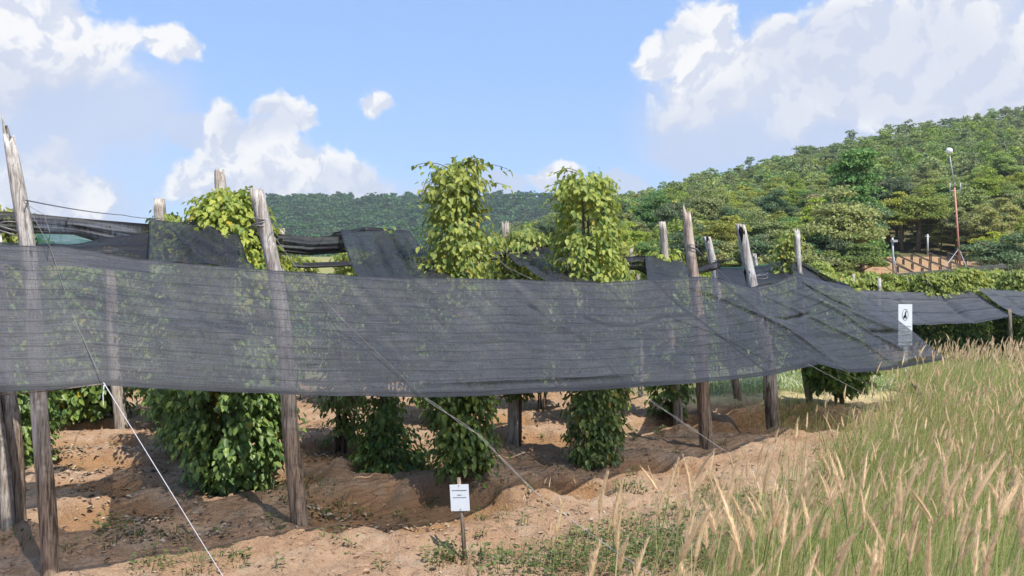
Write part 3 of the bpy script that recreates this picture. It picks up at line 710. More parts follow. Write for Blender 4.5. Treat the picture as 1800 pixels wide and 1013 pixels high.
    ad = me.attributes.new('double', 'FLOAT', 'POINT'); ad.data.foreach_set('value', dbl.astype(np.float32).ravel())
    at_ = me.attributes.new('hem', 'FLOAT', 'POINT'); at_.data.foreach_set('value', hm.astype(np.float32).ravel())
    o = link(name, me, mat); tag(o, label, cat, group); return o
topE = [(-160, 424), (0, 430), (110, 434), (250, 456), (370, 467), (480, 475), (600, 483), (700, 489), (800, 489), (900, 491), (1050, 497), (1140, 492), (1235, 486), (1262, 490), (1315, 506), (1352, 500), (1395, 482), (1440, 492), (1492, 503)]
botE = [(-160, 700), (0, 691), (90, 686), (180, 677), (300, 684), (480, 692), (600, 696), (745, 699), (870, 695), (1000, 688), (1110, 682), (1240, 672), (1350, 661), (1438, 641), (1500, 655), (1565, 651), (1662, 632)]
TOP = [row_at(px, py, .34) for px, py in topE]
BOT = [row_at(px, py, 1.12) for px, py in botE]
S2 = [(1150, 496), (1190, 535), (1234, 566), (1300, 618), (1358, 662)]; S3 = [(1256, 486), (1316, 535), (1406, 605), (1462, 640)]
cloth('shade_net', TOP, BOT, 820, 120, M['net'], 'long grey-black mesh cloth hung along the whole front of the plot', ripple=.055, hem=.055, seed=2, bulge=.05, sides=True,
      folds=[(.60, .05, .72, .98, .05, .04), (.735, .05, .86, .98, .06, .035), (.80, .05, .93, .98, .06, .04), (.69, .42, .74, .36, .03, -.07), (.74, .36, .79, .34, .03, -.06), (.88, .60, .95, .62, .05, -.07), (.86, .3, .98, .7, .08, .03), (.25, .9, .42, .9, .03, .03), (.52, .30, .60, .95, .02, .02), (.86, .93, .97, .93, .04, .07), (.84, .1, .90, .35, .04, -.05)],
      seams=[([(905, 505), (960, 560), (1030, 600), (1085, 660), (1110, 685)], 3.0, .45), (S2, 3.2, .75), (S3, 2.8, .6), ([(1058, 497), (1117, 551)], 2.6, .5), ([(1027, 558), (1070, 572), (1113, 573), (1160, 557), (1212, 553)], 4.2, .8), ([(1404, 592), (1450, 587), (1486, 591)], 7, .55),
             ([(1395, 482), (1440, 520), (1520, 560)], 2.5, .5), ([(1436, 640), (1475, 650), (1520, 655), (1570, 648), (1640, 634)], 5, .8), ([(0, 688), (180, 672)], 5, .5), ([(300, 680), (480, 686), (620, 690), (745, 694)], 4.5, .45), ([(750, 692), (880, 690), (1000, 683)], 6, .8), ([(858, 490), (866, 560)], 2, .3), ([(931, 537), (941, 543)], 6, .95), ([(908, 509), (916, 516)], 4, .9), ([(92, 574), (98, 582)], 5, .9), ([(180, 637), (187, 645)], 5, .85), ([(634, 595), (646, 599)], 3, .9), ([(646, 613), (658, 617)], 3, .85), ([(480, 480), (640, 640), (745, 698)], 2, .25)],
      layers=[([(860, 480), (1150, 496), (1234, 566), (1358, 670), (1358, 720), (745, 720), (700, 690)], .22), ([(1256, 480), (1316, 535), (1406, 605), (1470, 650), (1700, 660), (1500, 470)], .30), ([(-200, 400), (60, 420), (200, 700), (-200, 740)], .2)])

# row 2 runs behind the front row and carries the roof wire the torn roof strips hang from
def row2(px, py): return row_at(px, py, -1.75)
def front(px, py): return row_at(px, py, .30)
cloth('roof_flap', [row2(262, 386), row2(310, 391), row2(365, 388), row2(415, 391)], [front(259, 460), front(320, 464), front(385, 468), front(450, 473)], 60, 40, M['net_flap'], 'wrinkled black roof flap with a torn scalloped edge, leftmost of the flaps', 'net flap', 'roof flaps above the front net', .10, .12, [(.05, .05, .6, .95, .05, .10), (.3, .1, .9, .9, .05, .09), (.55, .0, .95, .6, .05, .08), (.1, .6, .9, .75, .04, .06)], .03, 11, sides=True)
cloth('roof_flap', [row2(598, 404), row2(640, 406), row2(690, 404), row2(720, 405)], [front(632, 487), front(690, 490), front(745, 490), front(800, 489)], 60, 40, M['net_flap'], 'widest roof flap, taut and banded, left of the tall vine with wispy shoots', 'net flap', 'roof flaps above the front net', .06, .06, [(.2, .02, .17, .98, .03, -.06), (.45, .02, .40, .98, .03, -.06), (.68, .02, .62, .98, .03, -.06), (.85, .02, .8, .98, .03, -.05)], .03, 12, sides=True)
cloth('roof_flap', [row2(888, 441), row2(930, 437), row2(982, 434)], [front(962, 494), front(1005, 496), front(1052, 497)], 40, 40, M['net_flap'], 'narrow slanting roof flap between the two tall vines', 'net flap', 'roof flaps above the front net', .05, .06, [(.3, .02, .25, .98, .04, -.06), (.65, .02, .6, .98, .04, -.06)], .03, 13, sides=True)
cloth('roof_flap', [row2(1134, 450), row2(1165, 451), row2(1196, 449)], [front(1140, 492), front(1185, 490), front(1236, 487)], 40, 30, M['net_flap'], 'small roof flap left of the pinkish pole', 'net flap', 'roof flaps above the front net', .10, .03, [], .03, 14, sides=True)
cloth('roof_flap', [row2(1258, 472), row2(1310, 471), row2(1350, 466), row2(1388, 456)], [front(1262, 489), front(1315, 505), front(1352, 499), front(1395, 482)], 50, 30, M['net_dark'], 'sagging roof flap with a greenish border beside the bleached pole', 'net flap', 'roof flaps above the front net', .14, .04, [], .03, 15, sides=True)
cloth('roof_flap', [row2(1386, 456), row2(1405, 466), row2(1440, 486), row2(1462, 498)], [front(1398, 482), front(1420, 494), front(1450, 500), front(1490, 503)], 40, 30, M['net_dark'], 'peaked black roof flap with a thick rolled edge at the right end', 'net flap', 'roof flaps above the front net', .05, .05, [(.0, .15, .98, .15, .04, .06)], .05, 16, sides=True)
cloth('green_net', [row2(1262, 470), row2(1310, 469), row2(1350, 464), row2(1386, 456)], [row2(1262, 476), row2(1310, 477), row2(1350, 472), row2(1386, 460)], 40, 8, M['net_green'], 'strip of green mesh along the top of the sagging flap beside the bleached pole', 'green net', None, 0, .01, [], .0, 17, hemtop=False)

def rolled(pts_top, pts_bot, label, seed, nu=90, ripple=.05):
    return cloth('rolled_net', pts_top, pts_bot, nu, 24, M['net_dark'], label, 'rolled net', 'bunched black nets along the roof wires', .03, ripple, [(.02, .25, .98, .3, .03, .06), (.02, .6, .98, .55, .03, .05), (.1, .8, .9, .85, .02, .04)], .04, seed)
rolled([row2(-60, 368), row2(40, 374), row2(130, 383), row2(262, 394)], [row2(-60, 408), row2(40, 410), row2(130, 413), row2(262, 455)], 'bunched black net stretched from the left edge to the torn flap', 21)
rolled([row_at(-60, 425, -1.3), row_at(120, 430, -1.3), row_at(190, 418, -1.3), row_at(262, 410, -1.3)], [row_at(-60, 462, -.45), row_at(120, 468, -.45), row_at(190, 474, -.45), row_at(262, 480, -.45)], 'dark slack net hanging left of the torn flap, below the bunched one', 22, ripple=.03)
cloth('green_net', [row_at(62, 409, -3.5), row_at(120, 412, -3.5), row_at(182, 420, -3.5)], [row_at(70, 436, -3.5), row_at(120, 438, -3.5), row_at(178, 441, -3.5)], 30, 10, M['net_green'], 'piece of green mesh behind the splintered pole at the left', 'green net', None, .02, .02, [], .0, 23, hemtop=False)
rolled([row2(416, 404), row2(480, 410), row2(540, 417), row2(604, 416)], [row2(416, 432), row2(480, 443), row2(540, 449), row2(612, 444)], 'bunched black net between the torn flap and the widest flap, upper band', 24)
rolled([row_at(470, 459, -3.4), row_at(540, 462, -3.4), row_at(618, 459, -3.4)], [row_at(470, 470, -3.4), row_at(540, 471, -3.4), row_at(622, 468, -3.4)], 'thin lower black band of net left of the widest flap', 25)
rolled([row_at(480, 443, -3.6), row_at(540, 436, -3.6), row_at(600, 428, -3.6)], [row_at(480, 447, -3.6), row_at(540, 446, -3.6), row_at(600, 440, -3.6)], 'slack grey net end behind the second front pole', 26, 40)
rolled([row2(842, 444), row2(890, 441), row2(940, 433), row2(990, 430), row2(1010, 434)], [row2(845, 462), row2(890, 452), row2(940, 448), row2(990, 452), row2(1030, 470)], 'bunched black net between the two tall vines', 27)
rolled([row_at(858, 466, -3.4), row_at(900, 464, -3.4), row_at(950, 458, -3.4)], [row_at(858, 474, -3.4), row_at(900, 473, -3.4), row_at(950, 474, -3.4)], 'ragged black net behind the narrow slanting flap', 28, 40)
rolled([row2(1096, 453), row2(1118, 450), row2(1140, 450)], [row2(1100, 474), row2(1120, 475), row2(1142, 486)], 'bunched black net right of the tall column-shaped vine', 29, 40)
rolled([row2(1190, 468), row2(1225, 471), row2(1258, 460), row2(1264, 456)], [row2(1195, 482), row2(1225, 482), row2(1258, 475), row2(1266, 474)], 'black knotted roll of net behind the pinkish pole', 30, 40)
rolled([row_at(586, 408, -2.0), row_at(640, 400, -2.6), row_at(716, 404, -2.2)], [row_at(560, 416, -1.9), row_at(640, 408, -2.5), row_at(720, 410, -2.1)], 'black net ridge along the top of the widest flap', 31, 40)

rolled([row2(1378, 452), row2(1400, 455), row2(1440, 478), row_at(1470, 494, -.5), row_at(1495, 502, .2)], [row2(1384, 468), row2(1408, 476), row2(1440, 494), row_at(1466, 505, -.3), row_at(1490, 508, .3)], 'thick black roll of net sloping down from the peak at the right end', 32, 60)
rolled([row2(1262, 478), row2(1310, 480), row2(1350, 476), row2(1385, 462)], [row2(1264, 497), row2(1310, 503), row2(1350, 494), row2(1388, 474)], 'slack black net hanging below the green strip beside the bleached pole', 33, 60)

# ------------------------------------------------------------------ ropes and wires
def line(name, P, r, mat, label, cat, group=None, twist=0, sag=0.0):
    P = [np.array(p, float) for p in P]; out = []
    for a, b in zip(P[:-1], P[1:]):
        n = max(4, int(np.linalg.norm(b - a) / .15))
        for i in range(n):
            t = i / n; out.append(a + (b - a) * t - np.array([0, 0, sag * 4 * t * (1 - t)]))
    out.append(P[-1]); out = np.array(out); b = MB()
    if twist:
        s = np.linspace(0, len(out) * .9, len(out) * 3); q = np.stack([np.interp(s / .9, np.arange(len(out)), out[:, j]) for j in range(3)], -1)
        for ph in (0, math.pi):
            w = .005 * (1 + .8 * np.sin(s * .31 + 1))[:, None]
            b.tube(q + w * np.stack([np.cos(s * 1.7 + ph), 0 * s, np.sin(s * 1.7 + ph)], -1), r, 5)
    else: b.tube(out, r, 5)
    return tag(b.build(name, mat, None), label, cat, group)
def gnd(px, py):
    Y = 5.0
    for _ in range(40):
        p = at(px, py, Y); e = p[2] - float(ground_z(p[0], p[1])); Y += e * 1.6
    return at(px, py, Y)
n1 = row_at(182, 675, 1.16); n2 = row_at(747, 700, 1.16); n3 = row_at(1110, 682, 1.16); n4 = row_at(1420, 640, 1.16)
t1 = at(44, 356, 6.38); t2 = at(474, 404, 7.52); t3 = at(1222, 436, 10.85); t4 = at(1316, 428, 12.3)
a1 = at(436, 1046, 5.75); a1[2] = float(ground_z(a1[0], a1[1])) - .05
line('guy_rope', [n1 + [0, 0, .01], a1], .0030, M['rope'], 'straight pale guy rope running to the ground at the left', 'rope', 'guy ropes of the front net')
line('guy_rope', [n2, at(842, 765, n2[1] + .1), at(925, 850, n2[1] - .05), at(958, 880, n2[1] - .15), at(1075, 965, 6.3), at(1150, 1013, 5.6)], .0016, M['ropegrey'], 'knotted double wire guy coming down beside the small paper sign', 'rope', 'guy ropes of the front net', twist=1)
line('guy_rope', [n3, at(1285, 800, 9.3), at(1420, 890, 8.6)], .0016, M['ropegrey'], 'thin pale guy rope passing in front of the foot of the pinkish pole', 'rope', 'guy ropes of the front net', twist=1)
line('guy_rope', [n4, at(1520, 693, 12.6), at(1640, 765, 12.0)], .0022, M['ropegrey'], 'thin slack guy rope right of the mushroom-shaped vine', 'rope', 'guy ropes of the front net')
line('stay_wire', [t1, row_at(88, 434, .36), row_at(130, 560, .85), n1], .0022, M['wire'], 'thin string from the splintered pole down over the cloth', 'wire', 'stay wires of the poles')
line('stay_wire', [t2, front(526, 478), row_at(600, 560, .85), n2], .0022, M['wire'], 'wire from the second front pole down over the cloth', 'wire', 'stay wires of the poles')
line('stay_wire', [t3, front(1302, 512), row_at(1380, 580, .7), row_at(1440, 640, 1.14)], .003, M['wire'], 'wire from the pinkish pole down over the cloth', 'wire', 'stay wires of the poles')
line('stay_wire', [t4, front(1390, 488), row_at(1500, 590, .75), row_at(1655, 632, 1.14)], .003, M['wire'], 'wire from the bleached pole to the right corner of the cloth', 'wire', 'stay wires of the poles')
line('stay_wire', [at(860, 440, 9.5), at(890, 470, 9.3), front(935, 491)], .005, M['wire'], 'short wire beside the tall vine with wispy shoots', 'wire', 'stay wires of the poles')
line('roof_wire', [t1 + [0, 0, .02], at(215, 378, 11.6), at(281, 384, 12.1)], .006, M['wire'], 'roof wire tied to the splintered pole at the left', 'wire', 'roof wires', sag=.02)
line('roof_wire', [at(476, 395, 7.5), at(600, 407, 10.4), at(720, 402, 10.9)], .004, M['wire'], 'roof wire from the second front pole to the widest flap', 'wire', 'roof wires', sag=.03)
line('roof_wire', [at(1255, 458, 13.6), at(1310, 455, 12.4), at(1335, 456, 14)], .005, M['wire'], 'roof wire behind the bleached pole', 'wire', 'roof wires')
line('loose_string', [at(44, 358, 6.36), at(78, 378, 6.1), at(88, 410, 6.0), front(84, 436)], .002, M['wire'], 'loose looped string hanging from the splintered pole', 'string')
line('loose_string', [at(183, 677, 5.72), at(181, 695, 5.7), at(182, 716, 5.7)], .004, M['rope'], 'frayed string end dangling where the left guy rope meets the cloth', 'string')
line('edge_cord', [row_at(0, 694, 1.0), row_at(90, 687, 1.1), n1], .004, M['stake'], 'brown cord along the lower edge of the cloth at the left', 'string')

# ------------------------------------------------------------------ signs and stake
def text(body, size, mat, parent, loc, rx=math.pi / 2, rz=0.0, name='lettering', align='CENTER'):
    cu = bpy.data.curves.new(name, 'FONT'); cu.body = body; cu.size = size; cu.align_x = align; cu.extrude = .0006
    tmp = bpy.data.objects.new('tmp', cu); COL.objects.link(tmp)
    bpy.context.view_layer.update()
    me = bpy.data.meshes.new_from_object(tmp.evaluated_get(bpy.context.evaluated_depsgraph_get()))
    bpy.data.objects.remove(tmp)
    o = link(name, me, mat, parent); o.location = loc; o.rotation_euler = (rx, 0, rz); return o
sb = gnd(815, 984)
sr = empty('paper_sign', sb); sr.rotation_euler = (0, math.radians(-3.5), math.radians(-7))
b = MB(); b.tube([(0.01, .018, -.2), (0.005, .018, .3), (-.004, .018, .735)], [.022, .019, .017], 7); b.build('stake', M['stake'], sr)
hS = CH - (851 - HY) / F * sb[1] - sb[2]
b = MB(); b.box((0, -.006, hS - .122), (.172, .004, .238)); b.build('panel', M['paper'], sr, False)
for (tx, s, dz) in (('The Soil Development', .0150, .060), ('pepper', .0140, .100), ('Experimental plot management', .0098, .122)):
    text(tx, s, M['ink'], sr, (0, -.0092, hS - dz))
for dz in (.012, .226):
    b = MB(); b.tube([(.0, -.008, hS - dz), (.0, -.013, hS - dz)], .005, 8); b.build('nail', M['wire'], sr)
tag(sr, 'small white paper sign with printed lines nailed to a wooden stake', 'sign')

wY = 19.0; wb = at(1591, 655, wY); wb[2] = float(ground_z(wb[0], wb[1]))
wr = empty('white_sign', wb); wr.rotation_euler = (0, 0, math.radians(-8))
ht = CH - (535 - HY) / F * wY - wb[2]; hb = CH - (607 - HY) / F * wY - wb[2]
b = MB(); b.box((0.02, .03, hb / 2 + .1), (.10, .05, hb + .4)); b.build('post', M['white'], wr, False)
b = MB(); b.box((0, 0, (ht + hb) / 2), (.325, .03, ht - hb)); b.build('panel', M['white'], wr, False)
zc = ht - .26; th = np.linspace(0, 2 * math.pi, 29); b = MB()
b.tube(np.stack([.068 * np.cos(th), 0 * th - .02, zc + .14 * np.sin(th)], -1), .0035, 5, cap=False); b.build('emblem_ring', M['inkgrey'], wr)
b = MB()
for (cx, cz, sx, sz, tl) in ((.008, .045, .020, .055, .2), (-.012, -.035, .034, .06, .35), (.016, -.05, .018, .062, -.15)):
    q = np.linspace(-1, 1, 9); b.tube(np.stack([cx + q * sz * math.sin(tl), 0 * q - .017, zc + cz + q * sz * math.cos(tl)], -1), np.sqrt(np.maximum(1 - q * q, .02)) * sx * .7, 8)
b.build('emblem', M['ink'], wr)
text('LA PLANTATION', .036, M['inkgrey'], wr, (0, -.018, zc - .31))
text('Kampot pepper', .030, M['inkgrey'], wr, (.02, -.018, zc - .42))
tag(wr, 'tall white sign board with a dark oval emblem on a white post', 'sign')

sp = gnd(1622, 722)
o = pole('stake', (sp[0] - .02, sp[1], sp[2] - .15), (sp[0] - .16, sp[1] - .05, sp[2] + .5), .045, .06, M['stake'], 'short leaning wooden stake in the grass with a rope tied to it', None, 70, .03, .03, n_r=10); o['category'] = 'stake'
line('stake_rope', [at(1608, 690, sp[1]), at(1560, 683, sp[1] + .3), row_at(1470, 650, 1.1)], .006, M['wire'], 'slack rope from the leaning stake towards the cloth', 'rope', sag=.03)

# ------------------------------------------------------------------ neighbouring plot on the right
k = 60; g = R(31)
for (px, w, tp) in [(1440, .75, 470), (1490, .7, 486), (1528, .75, 487), (1562, .7, 490), (1600, .8, 492), (1635, .9, 490), (1668, .8, 486), (1698, .95, 480), (1742, 1.0, 483), (1792, .95, 486), (1845, .9, 484), (1900, 1.0, 482)]:
    Y = 27.5 + g.uniform(-.5, .8) - (px - 1600) * .004; x = (px - CX) / F * Y; gz = float(ground_z(x, Y)); h = CH - (tp - 9 - HY) / F * Y - gz
    lab = {1440: 'yellow-green vine top just past the right end of the front cloth', 1742: 'broad bushy vine of the neighbouring hedge, below the red mast and right of it', 1698: 'tallest vine of the neighbouring hedge, right below the red mast'}.get(px, 'yellow-green bushy vine in the clipped row of the neighbouring plot, dark below')
    vine(x, Y, h, [(0, .8 * w), (h * .55, .85 * w), (h * .8, .82 * w), (h * .92, .62 * w), (h, .3 * w)], 900, k, (0, 0), .15, .3, .125, lab, split=h * .66, group='vines of the neighbouring plot', zg_=gz); k += 1
def nb(px, py, Y): return at(px, py, Y)
cloth('shade_net', [nb(1488, 509, 27.0), nb(1560, 512, 26.6), nb(1640, 515, 26.4), nb(1715, 512, 26.2)], [nb(1560, 571, 24.6), nb(1625, 571, 24.5), nb(1710, 568, 24.2), nb(1792, 556, 23.8)], 70, 30, M['net_far'], 'grey mesh cloth along the neighbouring hedge behind the white sign', 'shade net', None, .10, .06, [(.33, .02, .36, .98, .12, -.05), (.7, .02, .7, .98, .12, -.05), (.0, .28, .98, .26, .05, -.06)], .06, 41)
cloth('shade_net', [nb(1718, 506, 26.0), nb(1800, 512, 25.7), nb(1900, 515, 25.3)], [nb(1796, 556, 23.6), nb(1900, 556, 23.3), nb(1990, 552, 23.0)], 60, 30, M['net_far'], 'second grey mesh cloth of the neighbouring hedge at the right edge', 'shade net', None, .10, .06, [(.2, .02, .2, .98, .10, -.06), (.0, .35, .98, .3, .05, -.05)], .06, 42)
for (px, py, r_, lab) in [(1500, 482, .06, 'post at the left end of the neighbouring hedge'), (1545, 489, .07, 'pale post second in the neighbouring hedge'), (1622, 486, .06, 'upright one of the two crossed posts in the neighbouring hedge'), (1631, 486, .065, 'leaning one of the two crossed posts in the neighbouring hedge'), (1766, 492, .065, 'leaning pale post at the right of the neighbouring hedge')]:
    pole_px(px + (12 if 'leaning' in lab else 0), 600, px, py, r_, r_ * .9, M['pole_bleached'] if 'pale' in lab or 'leaning' in lab else M['pole_plain'], lab, Y=27.0, seed=px, group='posts of the neighbouring plot', n_r=10, nseg=8, jag=.02)
pole_px(1776, 600, 1776, 545, .055, .05, M['stake'], 'dark post under the edge of the neighbouring cloth', Y=23.9, seed=9, group='posts of the neighbouring plot', n_r=8, nseg=8)

# ------------------------------------------------------------------ clearing: long rail, racks, mast, poles
r_ = empty('long_rail', (0, 0, 0)); b = MB(); A_, B_ = at(1470, 494, 44), at(1765, 468, 46)
b.beam(A_, B_, .30, .22); b.build('rail', M['darkbeam'], r_, False)
for q in np.linspace(.03, .97, 7):
    p = A_ + (B_ - A_) * q; z0 = float(ground_z(p[0], p[1])) - .2; b = MB(); b.box((p[0], p[1], (z0 + p[2] - .12) / 2), (.12, .12, p[2] - .12 - z0)); b.build('post', M['darkbeam'], r_, False)
tag(r_, 'long low dark rail running along the back of the neighbouring hedge', 'rail')
def rack(a, b_, label, np_):
    rt = empty('drying_rack', (0, 0, 0)); a = np.array(a); b_ = np.array(b_); m = MB(); m.beam(a, b_, .07, .08); m.build('front_bar', M['panel'], rt, False)
    off = np.array([.2, .62, .0])
    V = np.array([a, b_, b_ + off, a + off]); V = np.vstack([V + [0, 0, .055], V + [0, 0, .09]]); m = MB()
    m.add(V, [[3, 2, 1, 0], [4, 5, 6, 7], [0, 1, 5, 4], [1, 2, 6, 5], [2, 3, 7, 6], [3, 0, 4, 7]]); m.build('top', M['steel'], rt, False)
    for q in np.linspace(.07, .95, np_):
        for o_ in (np.zeros(3), off * .9):
            p = a + (b_ - a) * q + o_; z0 = min(float(ground_z(p[0], p[1])), p[2] - .35) - .2; m = MB(); m.box((p[0], p[1], (z0 + p[2] - .05) / 2), (.07, .07, p[2] - .05 - z0)); m.build('leg', M['steel'], rt, False)
    tag(rt, label, 'rack', 'racks in the hillside clearing')
for (p0, p1_, lab, n_) in [((1555, 455.5, 64), (1606, 480.5, 55), 'leftmost drying rack in the hillside clearing', 3), ((1570, 446, 67), (1646, 480.5, 55), 'drying rack behind the grey light pole, second from the left', 5), ((1599, 445, 67), (1679, 477, 55.5), 'middle drying rack of the five in the clearing', 5), ((1632, 444, 67), (1718, 479, 54.5), 'drying rack passing behind the foot of the red mast', 5), ((1666, 444, 67), (1700, 456, 62), 'short drying rack at the right behind the mast struts', 3)]:
    rack(at(*p0), at(*p1_), lab, n_)
mY = 57.0
mr = empty('radio_mast', (0, 0, 0)); foot = at(1688.5, 482, mY); mid = at(1678, 330, mY); tip = at(1668.5, 268, mY)
foot = foot - (mid - foot) * .03
b = MB(); b.tube([foot, mid], [.075, .06], 8); b.build('lower_pole', M['red'], mr)
b = MB(); b.tube([mid, tip], [.05, .035], 8); b.build('upper_pole', M['galv'], mr)
u = np.linspace(-math.pi / 2, math.pi / 2, 15); b = MB(); b.tube(np.stack([tip[0] + 0 * u, tip[1] + 0 * u, tip[2] + .1 + .24 * np.sin(u)], -1), np.maximum(.24 * np.cos(u), .002), 18); b.build('ball', M['white'], mr)
for dx in (-.35, .0, .45):
    b = MB(); b.tube([mid + [dx, 0, -.55], mid + [dx, 0, .35]], .03, 6); b.tube([mid + [0, 0, -.25], mid + [dx or .1, 0, -.25]], .025, 6); b.build('antenna', M['galv'], mr)
st0 = at(1685.6, 437, mY)
for (px, py, dy) in ((1652, 482, -1), (1703, 480, -1.5), (1700, 472, 2)):
    b = MB(); b.tube([st0, at(px, py, mY + dy)], .025, 6); b.build('strut', M['galv'], mr)
tag(mr, 'slightly leaning red mast with a white ball on its thin grey top', 'mast')
lr = empty('light_pole', (0, 0, 0)); pf, pt = at(1570.5, 486, 53), at(1568.8, 418, 53); b = MB(); b.tube([pf, pt], .07, 8); b.build('pole', M['galv'], lr)
b = MB(); b.tube([at(1570, 447, 53), at(1577, 484, 53)], .04, 6); b.build('strut', M['galv'], lr)
b = MB(); b.box(at(1569, 424, 53) + [.1, -.1, 0], (.32, .18, .16)); b.build('lamp_head', M['galv'], lr, False)
tag(lr, 'grey pole with a side strut and a small box on top, left in the clearing', 'light pole')
lr = empty('light_pole', (0, 0, 0)); pf, pt = at(1631, 448, 69), at(1630.5, 412, 69); b = MB(); b.tube([pf - [0, 0, .5], pt], .08, 8); b.build('pole', M['galv'], lr)
b = MB(); b.box(at(1630.5, 416, 69), (.4, .14, .08)); b.build('cross_arm', M['galv'], lr, False)
tag(lr, 'plain grey pole at the back edge of the clearing', 'light pole')

def dry_shrub(px, Y, h, w, seed, lab):
    g = R(seed); x = (px - CX) / F * Y; r = empty('dry_shrub', (x, Y, float(zbase(x, Y)) - .1)); b = MB(); C, T, N = [], [], []
    for i in range(46):
        a = g.uniform(0, 6.28); L = g.uniform(.5, 1.0); e = np.array([math.cos(a) * w * L * g.uniform(.2, 1), math.sin(a) * w * L * .7, h * L]); m_ = e * .5 + [0, 0, h * .12]
        P = [np.array([0, 0, 0.]), m_, e]; b.tube(P, [.035, .02, .006], 4)
        for q in g.uniform(.35, 1, 26):
            p = (m_ * 2 * q if q < .5 else m_ + (e - m_) * (q * 2 - 1)) + g.normal(0, .12, 3); C.append(p); T.append(g.normal(0, 1, 3) + e / h); N.append(g.normal(0, 1, 3) + [0, 0, .5])
    b.build('branches', M['shrub_grey'], r)
    V, Q = leaves(np.array(C), np.array(T), np.array(N), g.uniform(.10, .24, len(C)), g.uniform(.03, .06, len(C))); link('foliage', mesh_np('foliage', V, Q, False), M['shrub_grey'], r)
    tag(r, lab, 'shrub', 'dry shrubs right of the clearing')
dry_shrub(1735, 47, 3.4, 1.6, 1, 'feathery grey-green shrub just right of the mast struts')
dry_shrub(1772, 45, 3.9, 1.8, 2, 'tall wispy grey shrub with bare stems at the right edge')
dry_shrub(1715, 50, 2.6, 1.3, 3, 'small feathery shrub at the foot of the red mast')
dry_shrub(1830, 47, 3.6, 1.9, 4, 'wispy grey shrub cut by the right edge of the frame')

# ------------------------------------------------------------------ tall grass
def in_view(x, y, m=160): 
    px = CX + F * x / y; return (px > -m) & (px < 2400)
def field(n, y0, y1, seed, edge=True):
    """random spots of the grass field, denser towards the viewer"""
    g = R(seed); y = y0 + (y1 - y0) * g.uniform(0, 1, n * 4) ** 1.0; n = int(n * 1.3); y = np.resize(y, n * 4) + g.uniform(-.02, .02, n * 4); x = (g.uniform(-100, 2380, n * 4) - CX) / F * y
    d = grassf(x, y); k = (g.uniform(size=len(x)) < d) & in_view(x, y)
    tf = fbm(x * 1.1, y * 1.1, 0, 3, seed); k &= tf > .36 + .12 * (g.uniform(size=len(x)) - .5)
    x, y = x[k][:n], y[k][:n]; return np.stack([x, y, ground_z(x, y)], -1), g
WIND = np.array([.35, -.1, 0])
def clear_of_camera(P): return P[np.hypot(P[:, 0], P[:, 1]) > .9]
gb = MB(); db = MB()
for (n, y0, y1, w, seed) in ((13000, 1.3, 4.5, .0055, 1), (34000, 4.5, 9, .0075, 2), (30000, 9, 16, .012, 3), (22000, 16, 27, .02, 4)):
    P, g = field(n, y0, y1, seed); m = len(P); a = g.uniform(0, 6.28, m)
    P = P + np.stack([g.normal(0, .05, m), g.normal(0, .05, m), np.zeros(m)], -1)
    hh = g.uniform(.22, .95, m) * (.75 + .5 * fbm(P[:, 0] * .8, P[:, 1] * .8, 0, 2, 3)) * (.8 if y0 > 12 else 1) * (1.0 if y0 > 2 else .8)
    V, Q = blades(P, np.stack([np.cos(a), np.sin(a), 0 * a], -1) + WIND, hh, w * g.uniform(.5, 1.5, m), g.uniform(.1, 1.15, m), 3, unit(np.stack([-np.sin(a + 1), np.cos(a + 1), 0 * a], -1)))
    dry = fbm(P[:, 0] * .5, P[:, 1] * .5, 0, 3, 17) + g.normal(0, .14, m) + .10 * ss(14, 26, P[:, 1]) > .575
    Qd = Q.reshape(m, 3, 4); gb.add(V, Qd[~dry].reshape(-1, 4)); db.add(V, Qd[dry].reshape(-1, 4))
tag(gb.build('tall_grass', M['grass']), 'tall green grass blades filling the right foreground and field', 'grass', kind='stuff')
tag(db.build('dry_grass', M['grass_dry']), 'dry straw-coloured grass blades mixed through the field', 'grass', kind='stuff')

